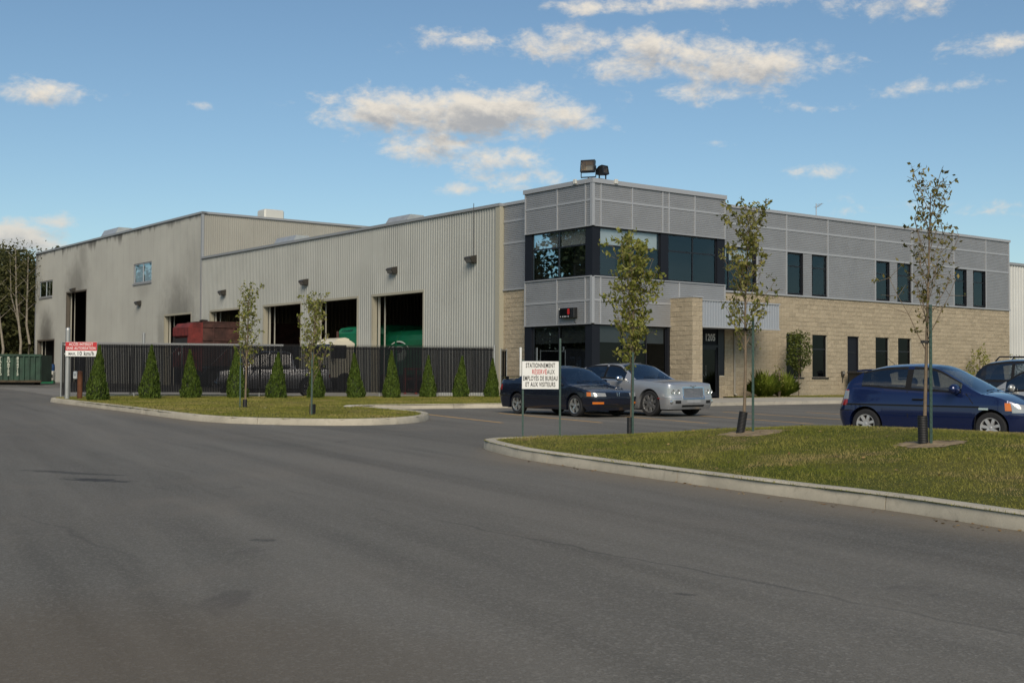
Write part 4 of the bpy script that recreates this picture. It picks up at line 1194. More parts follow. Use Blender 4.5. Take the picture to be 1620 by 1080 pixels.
FN_ = thing('chain_link_fence', 'long black slatted chain link fence behind the row of cedars', 'fence', (FA.x, FA.y, gz(0, FA.y) + .06), FROT)
FN_.rotation_euler = (0, -math.atan2(gz(0, FB.y) - gz(0, FA.y), FLEN), FROT)
fence_panel(FN_, .05, FLEN - .05, .22, 2.15, seed=1)
npost = 7
for i in range(npost + 1):
    x_ = FLEN * i / npost; m = MB(); e = i in (0, npost); r_ = .045 if e else .03
    m.tube([(x_, .05, -.1), (x_, .05, 2.20 if e else 2.05)], r_, 10)
    if e: m.lathe([(.05, 2.18), (.05, 2.22), (.0, 2.26)], 10, 'z', (x_, .05, 0))
    m.build('post', M_GPIPE, FN_, smooth=40)
m = MB(); m.tube([(0, .05, 2.03), (FLEN, .05, 2.03)], .021, 8); m.build('top_rail', M_WIRE, FN_)
m = MB(); m.tube([(0, .03, .29), (FLEN, .03, .29)], .006, 5); m.build('tension_wire', M_GPIPE, FN_)

SG = thing('sliding_gate', 'grey framed sliding gate parked behind the left half of the slatted fence', 'gate', (FA.x + .2 + FNORM.x * .7, FA.y + FNORM.y * .7, gz(0, 49.5)), FROT + R(1.2))
m = MB(); m.box(0, 8.05, -.04, .04, 2.19, 2.27); m.build('top_beam', pm('light_grey_paint', (.27, .27, .26), .5), SG)
m = MB(); m.box(0, 8.05, -.03, .03, .12, .22); m.build('bottom_beam', M_GPIPE, SG)
for i in range(5):
    m = MB(); m.box(.04 + i * 1.97, .10 + i * 1.97, -.03, .03, .22, 2.18); m.build('upright', M_GPIPE, SG)
for i in range(4):
    m = MB(); m.tube([(.1 + i * 1.97, 0, .24), (1.95 + i * 1.97, 0, 2.16)], .014, 5); m.build('brace', M_GPIPE, SG)
RP = thing('gate_guide_post', 'light grey guide post rising above the fence behind the second cedar', 'post', (-14.75, 50.2, gz(0, 50.2)), 0)
m = MB(); m.tube([(0, 0, -.1), (0, 0, 2.62)], .055, 10); m.lathe([(.06, 2.60), (.06, 2.64), (0, 2.67)], 10); m.build('pipe', M_GPIPE, RP, smooth=40)

GL = thing('yard_gate', 'galvanised open gate frame at the left end of the slatted fence', 'gate', (-17.5, 48.7, gz(0, 48.7)), R(100))
for x_ in (0.0, 1.15):
    m = MB(); m.tube([(x_, 0, -.05), (x_, 0, 2.25)], .03, 8); m.build('upright', M_GPIPE, GL)
for z_ in (.12, 2.22):
    m = MB(); m.tube([(0, 0, z_), (1.15, 0, z_)], .025, 8); m.build('rail', M_GPIPE, GL)
fence_panel(GL, .05, 1.1, .15, 2.18, seed=3)
RG = thing('side_gate', 'narrow black slatted gate standing open beside the block wall', 'gate', (-.47, 52.6, gz(0, 52.6)), math.atan2(1.05, .245))
fence_panel(RG, .03, 1.05, .08, 2.1, pitch=.05, seed=4)
for x_ in (0.0, 1.08):
    m = MB(); m.tube([(x_, 0, -.05), (x_, 0, 2.15)], .026, 8); m.build('upright', M_GPIPE, RG)
for z_ in (.1, 2.1):
    m = MB(); m.tube([(0, 0, z_), (1.08, 0, z_)], .02, 8); m.build('rail', M_GPIPE, RG)
r_ = thing('vent_pipe', 'short white pipe standing before the corner window behind the parking sign', 'pipe', st(-.35, 4.25, .5))
m = MB(); m.tube([(0, 0, 0), (0, 0, 2.2)], .05, 8); m.build('pipe', pm('white_paint', (.72, .72, .69), .5), r_, smooth=40)

# ------------------------------------------------------------------ signs
M_WHITE = pm('sign_white', (.74, .73, .69), .45, var=.04); M_RED = pm('sign_red', (.48, .018, .022), .45); M_INK = pm('sign_ink', (.012, .012, .014), .5)
s1 = thing('access_sign', 'red and white no entry speed sign on a grey post', 'sign', (-15.96, 45.05, gz(0, 45)), R(4))
m = MB(); m.tube([(0, 0, -.1), (0, 0, 2.62)], .085, 14); m.lathe([(.09, 2.60), (.09, 2.65), (.05, 2.70), (0, 2.71)], 14); m.build('post', M_GPIPE, s1, smooth=40)
m = MB(); m.bevbox(-.05, 1.06, -.135, -.095, 1.66, 2.185, .012); pnl = m.build('panel', M_WHITE, s1)
m = MB(); m.box(-.045, 1.055, -.139, -.134, 1.875, 2.18); m.build('red_field', M_RED, pnl)
text_part('lettering', 'ACC\u00c8S INTERDIT', .145, M_WHITE, pnl, (.50, -.142, 2.095), (1, 0, 0), (0, 0, 1), sx=.70, bold=.002)
text_part('lettering', 'SANS AUTORISATION', .145, M_WHITE, pnl, (.50, -.142, 1.955), (1, 0, 0), (0, 0, 1), sx=.66, bold=.002)
text_part('lettering', 'MAX.', .13, M_INK, pnl, (.19, -.138, 1.755), (1, 0, 0), (0, 0, 1), sx=.8, bold=.003)
text_part('lettering', '10 km/h', .20, M_INK, pnl, (.66, -.138, 1.765), (1, 0, 0), (0, 0, 1), sx=.85, bold=.004)
m = MB()
for z_ in (1.76, 2.08): m.box(-.10, .10, -.096, .10, z_ - .02, z_ + .02)
m.build('clamp', M_GPIPE, s1)
M_TPOST = pm('tpost_green', (.035, .07, .055), .5, var=.2, vscale=8)
def tpost(root, x_, y_, z0, z1, name='post'):
    m = MB(); m.box(x_ - .019, x_ + .019, y_ - .004, y_ + .004, z0, z1); m.box(x_ - .004, x_ + .004, y_ + .004, y_ + .036, z0, z1)
    k = z0 + .1
    while k < z1 - .05: m.box(x_ - .006, x_ + .006, y_ - .011, y_ - .003, k, k + .03); k += .07
    return m.build(name, M_TPOST, root)
s2 = thing('parking_sign', 'white parking sign with black and red lettering on two thin green posts', 'sign', (.53, 22.32, gz(0, 22.3) + .135), R(1)); s2.scale = (.882, .882, .882)
tpost(s2, -.375, .02, -.25, 1.55); tpost(s2, .375, .02, -.25, 1.98)
m = MB(); m.bevbox(-.395, .345, -.02, -.006, .955, 1.515, .004); pnl = m.build('panel', M_WHITE, s2)
for tx, z_, k, sx_ in (('STATIONNEMENT', 1.428, 0, .53), ('EMPLOY\u00c9S DE BUREAU', 1.168, 0, .495), ('ET AUX VISITEURS', 1.045, 0, .53)):
    text_part('lettering', tx, .128, M_INK, pnl, (-.025, -.023, z_), (1, 0, 0), (0, 0, 1), sx=sx_, bold=.002)
text_part('lettering', 'R\u00c9SERV\u00c9', .132, M_RED, pnl, (-.045, -.023, 1.298), (1, 0, 0), (0, 0, 1), sx=.56, bold=.0015)
bpy.context.view_layer.update()
text_part('lettering', 'AUX', .128, M_INK, pnl, (.185, -.023, 1.298), (1, 0, 0), (0, 0, 1), sx=.56, bold=.0008)
bpy.data.objects['lettering'].name = 'lettering'

bo = thing('bollard', 'rusty brown bollard beside the first cedar', 'bollard', (-15.80, 45.9, gz(0, 45.9)))
m = MB(); m.tube([(0, 0, -.1), (0, 0, 1.10)], .095, 16); m.lathe([(.095, 1.10), (.07, 1.14), (0, 1.15)], 16); m.build('pipe', pm('rust', (.135, .048, .018), .8, var=.35, vscale=7, bump=.4, bscale=30), bo, smooth=40)
r_ = thing('intercom', 'small white intercom box clipped to the top of the rusty bollard', 'intercom', (-15.95, 45.85, gz(0, 45.9) + .95))
m = MB(); m.bevbox(-.07, .07, -.06, .06, -.10, .18, .025); m.build('case', M_WHITE, r_)
m = MB(); m.box(-.04, .04, -.064, -.058, .0, .1); m.build('grille', M_TRIM, r_)

# ------------------------------------------------------------------ plants
def leaf_quads(C, N, U, L, W_):
    """C centres, N normals, U axis; diamond leaves -> verts"""
    B_ = np.cross(N, U)
    V = np.stack([C - U * L[:, None] * .5, C + B_ * W_[:, None] * .5, C + U * L[:, None] * .5, C - B_ * W_[:, None] * .5], 1)
    return V
def unit(a): return a / np.maximum(np.linalg.norm(a, axis=1, keepdims=True), 1e-9)

M_CEDAR = leafmat('cedar_leaf', (.032, .060, .006), (.100, .145, .018), .15, .7)
def cedar_mesh(seed):
    g = np.random.default_rng(seed); n = 4200
    u = g.uniform(0, 1, n) ** 1.25; a = g.uniform(0, 2 * np.pi, n)
    prof = np.interp(u, [0, .06, .15, .4, .7, .92, 1], [.80, .98, 1.0, .74, .40, .12, .02])
    lump = 1 + .10 * np.sin(a * 3 + u * 9 + seed) + .07 * np.sin(a * 7 - u * 17)
    r_ = prof * lump * g.uniform(.84, 1.03, n)
    C = np.stack([r_ * np.cos(a), r_ * np.sin(a), u * 1.0], 1)            # unit radius, unit height
    return C, a, u, prof * lump
def cedar(label, x_, y_, h, r_, seed):
    t = thing('cedar', label, 'cedar', (x_, y_, gz(x_, y_) + .09), seed * 1.7, 'clipped cedars along the fence'); t.rotation_euler = (R(2.2 * math.sin(seed * 2.3)), R(2.0 * math.cos(seed * 3.1)), seed * 1.7)
    g = np.random.default_rng(seed + 50)
    C, a, u, pr_ = cedar_mesh(seed)
    C = C * np.array([r_, r_, h]); n = len(C)
    outw = np.stack([np.cos(a), np.sin(a), np.zeros(n)], 1)
    U = unit(np.stack([np.cos(a) * .30, np.sin(a) * .30, np.ones(n)], 1) + g.normal(0, .28, (n, 3)))
    Nn = unit(np.cross(U, np.stack([-np.sin(a), np.cos(a), np.zeros(n)], 1)) + g.normal(0, .6, (n, 3))); Nn = unit(Nn - U * (Nn * U).sum(1, keepdims=True))
    V = leaf_quads(C, Nn, U, g.uniform(.07, .16, n), g.uniform(.022, .05, n))
    o = link('crown', np_mesh('crown', V.reshape(-1, 3), np.arange(n * 4).reshape(n, 4)), M_CEDAR, t)
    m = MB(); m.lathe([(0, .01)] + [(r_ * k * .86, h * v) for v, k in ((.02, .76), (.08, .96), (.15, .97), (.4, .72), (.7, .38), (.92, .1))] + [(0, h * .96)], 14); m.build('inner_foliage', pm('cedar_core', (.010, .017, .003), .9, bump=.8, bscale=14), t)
    m = MB(); m.tube([(0, 0, -.1), (0, 0, .2)], .04, 6); m.build('trunk', pm('bark', (.10, .075, .05), .9), t)
    return t
CED = [(153, 634, 545, 17), (237, 631, 544, 16.5), (302, 630, 552, 16), (375, 630, 548, 16.5), (437, 630, 556, 16), (500, 630, 560, 13.5), (563, 630, 557, 14), (620, 630, 553, 13.5), (677, 629, 561, 12.5), (728, 629, 562, 12.5), (778, 629, 566, 11.5)]
CLAB = ['tallest cedar at the left end beside the rusty bollard', 'cedar at the second place from the bollard under the guide post', 'cedar third from the bollard in front of bare black fence', 'cedar behind the left slim young tree with its green stake', 'cedar before the door of the silver pickup', 'cedar behind the right slim young tree', 'cedar just right of the second slim young tree', 'cedar under the oval logo in the truck door', 'cedar third from the right end of the row', 'cedar second from the right end of the row', 'last cedar by the open side gate and the dark sedan']
def ground_px(px_, py_, off=0.0):
    ray = _R * (px_ - 810) + _U * (540 - py_) + _F * 1983.5
    t = (off - EYE) / (ray.z - SLOPE * ray.y); q_ = ray * t; return Vector((q_.x, q_.y, q_.z + EYE))
for i, (px_, py_, top, hw) in enumerate(CED):
    q_ = ground_px(px_, py_, .11); pxm = 1983.5 / q_.y
    cedar(CLAB[i], q_.x, q_.y, (py_ - top) / pxm - .04, hw / pxm, i)

M_TRUNK = pm('young_bark', (.175, .13, .085), .85, var=.2, vscale=12, bump=.4); M_TRUNKD = pm('grey_bark', (.12, .09, .06), .85, var=.2, vscale=12)
def young_tree(label, x_, y_, zb, H, spread, first, nb, nl, leafm, seed, lean=(0, 0), leafL=.095, droop=.3, prof=None, trunk_r=.024, rise=1.4, clump=.065, sway=0, name='young_tree', cat='tree', barkm=None, group=None):
    t = thing(name, label, cat, (x_, y_, zb), 0, group); g = np.random.default_rng(seed); rr = random.Random(seed)
    K = 9; tp = []
    for i in range(K + 1):
        u = i / K; tp.append(Vector((lean[0] * u * H + sway * math.sin(u * 5 + seed) * .05 * u, lean[1] * u * H + rr.uniform(-.015, .015) * H * .3 * u, u * H * .97 - .05 * (i == 0))))
    m = MB(); m.tube(tp, [trunk_r * (1 - .88 * (i / K) ** 1.2) + .003 for i in range(K + 1)], 8); m.build('trunk', barkm or M_TRUNK, t, smooth=60)
    def at(u):
        f_ = u * K; i = min(K - 1, int(f_)); return tp[i].lerp(tp[i + 1], f_ - i)
    twigs = []; bm_ = MB()
    for i in range(nb):
        u = first + (1 - first) * .96 * (i / (nb - 1)) ** .9; a = i * 2.399 + seed + rr.uniform(-.5, .5)
        L = spread * (prof(u) if prof else 1) * rr.uniform(.65, 1.15)
        p0 = at(u); d = Vector((math.cos(a), math.sin(a), rise * rr.uniform(.7, 1.3))).normalized()
        pts = [p0]
        for k in range(1, 5):
            d2 = (d + Vector((0, 0, .10 * k - droop * .12 * k)) + Vector((rr.uniform(-.14, .14), rr.uniform(-.14, .14), rr.uniform(-.1, .1)))).normalized()
            pts.append(pts[-1] + d2 * L / 4)
        bm_.tube(pts, [max(.0035, trunk_r * .42 * (1 - u * .5) * (1 - k / 5)) for k in range(5)], 5, cap=False)
        twigs.append(pts)
        for k in range(1, 5):
            for _ in range(2):
                q_ = pts[k]; dd = Vector((rr.uniform(-1, 1), rr.uniform(-1, 1), rr.uniform(-.2, 1.0))).normalized() * L * rr.uniform(.16, .32)
                bm_.tube([q_, q_ + dd], [.004, .002], 4, cap=False); twigs.append([q_, q_ + dd * .5, q_ + dd])
    bm_.build('branches', barkm or M_TRUNK, t)
    cs = []
    for _ in range(nl):
        tw = rr.choice(twigs); f_ = rr.uniform(.15, 1) ** .7 * (len(tw) - 1); k = min(len(tw) - 2, int(f_)); cs.append(tw[k].lerp(tw[k + 1], f_ - k))
    C = np.array([tuple(c_) for c_ in cs]) + g.normal(0, clump * .45, (nl, 3)); n = nl
    U = unit(g.normal(0, .8, (n, 3)) + np.array([0, 0, -droop * 2])); Nn = unit(g.normal(0, 1, (n, 3))); Nn = unit(Nn - U * (Nn * U).sum(1, keepdims=True))
    L = leafL * g.uniform(.55, 1.3, n)
    V = leaf_quads(C, Nn, U, L, L * g.uniform(.42, .62, n))
    link('crown', np_mesh('crown', V.reshape(-1, 3), np.arange(n * 4).reshape(n, 4)), leafm, t)
    return t
M_LF1 = leafmat('leaf_olive', (.12, .15, .022), (.33, .31, .075), .35)
M_LF2 = leafmat('leaf_dusky', (.10, .115, .024), (.29, .26, .07), .3)
M_LF3 = leafmat('leaf_autumn', (.07, .08, .022), (.24, .19, .05), .3)
M_LFG = leafmat('leaf_green', (.045, .07, .010), (.12, .14, .025), .3)
M_GUARD = pm('black_guard', (.014, .014, .014), .55)
def stake(label, x_, y_, zb, h, tilt=0):
    r_ = thing('tree_stake', label, 'stake', (x_, y_, zb), R(20)); r_.rotation_euler = (0, tilt, R(12)); tpost(r_, 0, 0, -.3, h, 'steel_post')
    return r_
def guard(label, x_, y_, zb, h, rad, tilt=0.0):
    r_ = thing('trunk_guard', label, 'trunk guard', (x_, y_, zb)); r_.rotation_euler = (0, tilt, .3)
    prof = [];
    for k in range(int(h / .022) + 1):
        z_ = k * .022; prof += [(rad, z_), (rad * 1.10, z_ + .011)]
    m = MB(); m.lathe([(rad * .8, h - .01)] + prof[::-1] + [(rad, -.05)], 14); m.build('sleeve', M_GUARD, r_, smooth=30)
def zl(x_, y_): return float(mound([x_], [y_])[0])
z1_, z2_, z3_ = zl(*T1), zl(*T2), zl(*T3)
young_tree('leafy young tree before the silver sedan, growing at the narrow end of the island', T1[0], T1[1], z1_, 2.95, .95, .36, 28, 3300, M_LF1, 21, lean=(.018, 0), prof=lambda u: .55 + .75 * math.sin(min(1, max(0, (u - .3) / .7)) * 3.0) ** 1, rise=2.3, droop=.25, leafL=.085)
young_tree('young tree with a clumpy crown reaching the roof line, before the entrance', T2[0], T2[1], z2_, 3.45, .85, .35, 30, 1500, M_LF2, 33, lean=(.03, 0), prof=lambda u: 1.15 - .6 * u, rise=1.3, droop=.35, leafL=.08, sway=1)
young_tree('sparse browning young tree standing before the blue hatchback', T3[0], T3[1], z3_, 3.42, .98, .37, 24, 760, M_LF3, 47, lean=(.028, 0), prof=lambda u: 1.25 - .72 * u, rise=1.9, droop=.3, leafL=.066)
stake('green steel stake of the leafy tree before the silver sedan', T1[0] + .02, T1[1] - .12, z1_, 1.46)
stake('green steel stake of the tree before the entrance', T2[0] + .14, T2[1] - .05, z2_, 1.83)
stake('green steel stake of the sparse tree before the blue hatchback', T3[0] + .07, T3[1] - .07, z3_, 1.84)
guard('black trunk guard on the leafy tree before the silver sedan', T1[0] - .02, T1[1], z1_, .29, .05)
guard('leaning black trunk guard on the tree before the entrance', T2[0] - .05, T2[1], z2_, .34, .062, R(10))
guard('tall ribbed black trunk guard on the tree before the blue hatchback', T3[0] - .01, T3[1], z3_, .38, .062, R(-2))
def tie(label, x_, y_, z_):
    r_ = thing('tree_tie', label, 'tree tie', (x_, y_, z_)); m = MB(); m.box(-.085, .03, -.008, .008, -.012, .02); m.tube([(-.085, 0, -.015), (-.085, 0, .022)], .026, 8); m.build('strap', M_GUARD, r_)
tie('black rubber tie on the trunk of the tree before the entrance', T2[0] + .10, T2[1] - .02, z2_ + 1.62)
tie('black rubber tie on the trunk of the sparse tree before the blue hatchback', T3[0] + .06, T3[1] - .03, z3_ + 1.35)
L1, L2 = (-8.0, 37.2), (-5.02, 31.6)
zl1, zl2 = gz(*L1) + .135, gz(*L2) + .135
young_tree('slim pale leaved young tree on the left lawn nearer the bollard', L1[0] + .1, L1[1], zl1, 3.35, 1.2, .32, 26, 1150, M_LF1, 61, lean=(.022, 0), prof=lambda u: 1.0 - .55 * u, rise=1.9, leafL=.09, trunk_r=.03)
young_tree('slim young tree on the left lawn nearer the parking bays', L2[0] - .03, L2[1], zl2, 2.8, 1.0, .28, 26, 1150, M_LF1, 75, lean=(.03, 0), prof=lambda u: 1.0 - .45 * u, rise=1.7, leafL=.085, trunk_r=.028)
stake('green steel stake of the left slim tree on the left lawn', L1[0] - .03, L1[1] - .1, zl1, 1.76)
stake('green steel stake of the right slim tree on the left lawn', L2[0] + .0, L2[1] - .1, zl2, 1.58)
guard('short black trunk guard of the left slim tree on the left lawn', L1[0] + .1, L1[1] - .02, zl1, .22, .06)
guard('short black trunk guard of the right slim tree on the left lawn', L2[0] - .0, L2[1] + .05, zl2, .27, .075)

# planting by the office
def bush(name, label, cat, s, t, h, r_, n, leafm, seed, stem=0.0, L=.10, grassy=False, group=None):
    p = st(s, t, .60); b_ = thing(name, label, cat, p, 0, group); g = np.random.default_rng(seed)
    if grassy:
        k = n; a = g.uniform(0, 2 * np.pi, k); e = g.uniform(.15, 1, k) ** .6; base = g.normal(0, r_ * .12, (k, 2))
        top = np.stack([base[:, 0] + np.cos(a) * r_ * e, base[:, 1] + np.sin(a) * r_ * e, h * (1.05 - .75 * e ** 2) * g.uniform(.6, 1.05, k)], 1)
        C = np.stack([base[:, 0], base[:, 1], np.zeros(k)], 1); mid = C * .45 + top * .55 + np.array([0, 0, .12 * h]); w_ = np.stack([-np.sin(a), np.cos(a), 0 * a], 1) * .014
        V = np.stack([C - w_, C + w_, mid + w_, top, mid - w_], 1).reshape(-1, 3)
        link('leaves', np_mesh('leaves', V, np.arange(k * 5).reshape(k, 5)), leafm, b_)
        C = mid + g.normal(0, .10, (n, 3)); C[:, 2] = np.maximum(C[:, 2], .05)
    else:
        d = unit(g.normal(0, 1, (n, 3))); rad = g.uniform(.35, 1.0, n) ** .6 * (1 + .22 * np.sin(d[:, 0] * 5 + seed) * np.sin(d[:, 2] * 6 + seed * 2))
        C = d * rad[:, None] * np.array([r_, r_, (h - stem) * .5]) + np.array([0, 0, stem + (h - stem) * .5])
    U = unit(g.normal(0, 1, (n, 3)) + np.array([0, 0, .5])); Nn = unit(g.normal(0, 1, (n, 3))); Nn = unit(Nn - U * (Nn * U).sum(1, keepdims=True)); Ls = L * g.uniform(.6, 1.3, n)
    V = leaf_quads(C, Nn, U, Ls, Ls * .5)
    link('crown', np_mesh('crown', V.reshape(-1, 3), np.arange(n * 4).reshape(n, 4)), leafm, b_)
    m = MB(); rr = random.Random(seed)
    if stem: m.tube([(0, 0, -.05), (.01, 0, h * .7)], .022, 6)
    for k in range(5): m.tube([(rr.uniform(-.05, .05), rr.uniform(-.05, .05), max(0, stem - .1) - .03), (rr.uniform(-1, 1) * r_ * .6, rr.uniform(-1, 1) * r_ * .6, stem + (h - stem) * rr.uniform(.5, .9))], [.012, .004], 5)
    m.build('trunk', M_TRUNKD, b_); return b_
bush('small_tree', 'small round headed dark green tree before the block wall by the shrubs', 'tree', 12.0, -.55, 3.05, .60, 2100, M_LFG, 5, stem=1.05, L=.115)
M_LFB = leafmat('leaf_bright', (.13, .19, .02), (.28, .32, .05), .35)
bush('shrub', 'arching green shrub nearer the entrance by the block wall', 'shrub', 9.5, -.75, 1.4, .85, 520, M_LFB, 8, L=.10, grassy=True)
bush('shrub', 'arching green shrub under the small round headed tree', 'shrub', 10.9, -.6, 1.35, .78, 480, M_LFB, 9, L=.10, grassy=True)
bush('shrub', 'upright wispy pale shrub before the bare right part of the block wall', 'shrub', 26.9, -.3, 2.7, .62, 620, M_LF1, 15, stem=.25, L=.13)
bush('shrub', 'wispy pale shrub at the white hall beyond the office end', 'shrub', 32.6, 1.2, 2.4, .6, 500, M_LF1, 16, stem=.25, L=.13)
bush('ornamental_grass', 'yellow dry ornamental grass beside the block fin at the entrance', 'ornamental grass', 3.7, -1.0, 1.0, .35, 60, leafmat('straw', (.30, .20, .06), (.45, .30, .09), .3), 18, L=.06, grassy=True)
bush('shrub', 'loose dark stemmed plant between the two arching green shrubs', 'shrub', 10.25, -.9, 1.55, .30, 120, M_LF2, 23, stem=.1, L=.10)

# ------------------------------------------------------------------ wood beyond the yard
M_WOOD = leafmat('wood_leaf', (.020, .028, .007), (.075, .075, .022), .2, .8); M_BIRCH = pm('birch_bark', (.24, .21, .16), .8, var=.3, vscale=5)
def crown_mesh(seed, n=5200):
    g = np.random.default_rng(seed); k = 26
    cen = np.stack([g.normal(0, 1.25, k), g.normal(0, 1.25, k), g.uniform(1.5, 12.3, k)], 1); cen[:, :2] *= np.interp(cen[:, 2], [1, 5, 12.5], [1.25, 1.15, .35])[:, None]
    i = g.integers(0, k, n); C = cen[i] + g.normal(0, 1, (n, 3)) * np.array([.75, .75, .8])
    C[:, 2] = np.clip(C[:, 2], .3, 13.2)
    U = unit(g.normal(0, 1, (n, 3)) + np.array([0, 0, -.3])); Nn = unit(g.normal(0, 1, (n, 3))); Nn = unit(Nn - U * (Nn * U).sum(1, keepdims=True)); L = g.uniform(.22, .60, n)
    me = np_mesh('crown', leaf_quads(C, Nn, U, L, L * .6).reshape(-1, 3), np.arange(n * 4).reshape(n, 4)); me.materials.append(M_WOOD); return me
CM = [crown_mesh(200 + k) for k in range(4)]
tm = MB(); tm.tube([(0, 0, -.3), (.1, .05, 4), (.0, .1, 8), (.05, 0, 12)], [.16, .12, .08, .03], 7); TMESH = tm.mesh('trunk'); TMESH.materials.append(M_TRUNKD)
g_ = random.Random(99)
spots = []
for row, (y0, k) in enumerate(((122, 7), (129, 8), (137, 8), (146, 8))):
    for i in range(k): spots.append((-43.5 - 2.5 * row - i * 3.3 + g_.uniform(-.8, .8), y0 - i * 1.0 + g_.uniform(-2, 2)))
for i in range(20): spots.append((-62 - 6 * (i % 2) + g_.uniform(-1, 1), 106 - i * 2.9 + g_.uniform(-1, 1)))
for i, (x_, y_) in enumerate(spots):
    o = thing('wood_tree', ('dark leafy tree of the wood beyond the far end of the tall hall' if i < 31 else 'dark tall tree of the wood seen only mirrored in the corner windows'), 'tree', (x_, y_, gz(x_, y_)), g_.uniform(0, 6.28), 'trees of the wood at the left')
    s_ = g_.uniform(.82, 1.08) * (1.3 if i >= 31 else 1.0); o.scale = (s_, s_, s_ * g_.uniform(.9, 1.08))
    link('crown', CM[i % 4], None, o); link('trunk', TMESH, None, o)
for lab, px_, dep, top, bends in (('bent pale birch trunk at the left picture edge above the green container', 8, 108, 9.5, [(0, 0), (-.3, .12), (-.15, .3), (-.5, .55), (-1.0, 1)]), ('forked pale birch between the other two above the green container', 31, 109, 11.5, [(0, 0), (.1, .3), (-.35, .6), (-.5, 1)]), ('straight pale birch nearest the tall hall', 44, 110, 11.0, [(-.1, 0), (.15, .3), (-.15, .45), (-.1, 1)])):
    x_ = (px_ - 810) / 1983.5 * dep; o = thing('birch', lab, 'birch tree', (x_, dep, gz(x_, dep)), 0)
    pts = [(bx, 0, top * u) for bx, u in bends]; m = MB(); m.tube(pts, [.13 * (1 - .7 * u) + .01 for _, u in bends], 7)
    if 'forked' in lab: m.tube([(.0, 0, top * .4), (-.9, .2, top * .65), (-1.1, .3, top * .95)], [.08, .06, .02], 6)
    for k in range(7):
        u = .5 + k * .07; sg = 1 if k % 2 else -1; bx = lerp_keys([(uu, b0) for b0, uu in bends], u); m.tube([(bx, 0, top * u), (bx + sg * .9, .1, top * u + .9)], [.03, .01], 5)
    m.build('trunk', M_BIRCH, o, smooth=60)
    n = 500; g = np.random.default_rng(px_); C = np.stack([g.normal(-.3, .9, n), g.normal(0, .8, n), g.uniform(top * .62, top * 1.08, n)], 1); U = unit(g.normal(0, 1, (n, 3)) + np.array([0, 0, -.4])); Nn = unit(g.normal(0, 1, (n, 3))); Nn = unit(Nn - U * (Nn * U).sum(1, keepdims=True)); L = g.uniform(.12, .26, n)
    link('crown', np_mesh('crown', leaf_quads(C, Nn, U, L, L * .55).reshape(-1, 3), np.arange(n * 4).reshape(n, 4)), leafmat('birch_leaf', (.05, .055, .015), (.13, .12, .035), .3), o)
# ------------------------------------------------------------------ cars
def paint(name, c, metal=.3, rough=.28, coat=.8):
    if name in MATS: return MATS[name]
    m = pm(name, c, rough, metal, coat=coat); return m
M_TYRE = pm('tyre_rubber', (.016, .016, .017), .85, bump=.3, bscale=60); M_ALLOY = pm('alloy', (.52, .52, .51), .28, .85); M_CHROME = pm('chrome', (.72, .72, .72), .08, 1.0); M_SILVERCAP = pm('wheel_cover', (.44, .44, .43), .4, .35)
M_RUB = pm('black_rubber', (.010, .010, .011), .7, spec=.2); M_UNDER = pm('underbody', (.008, .008, .008), .9)
M_SEAT = pm('seat_cloth', (.045, .045, .05), .9); M_SEATL = pm('seat_cloth_pale', (.30, .29, .27), .9)
M_AMBER = pm('amber_lens', (.62, .16, .015), .12, coat=.6); M_REDL = pm('red_lens', (.30, .015, .012), .12, coat=.6)
M_HEAD = pm('headlight_lens', (.34, .34, .32), .14, .3, coat=1.0); M_HEADIN = pm('headlight_chrome', (.75, .75, .73), .18, .9)
M_CGLASS = glassmat('car_glass', (.52, .56, .57), (.80, .86, .92), .01, .10, .92, 1.55); M_WSHIELD = glassmat('windshield_glass', (.45, .50, .52), (.82, .88, .94), .01, .16, .95, 1.7)
M_BLACKG = pm('gloss_black', (.008, .008, .009), .12, coat=.5)


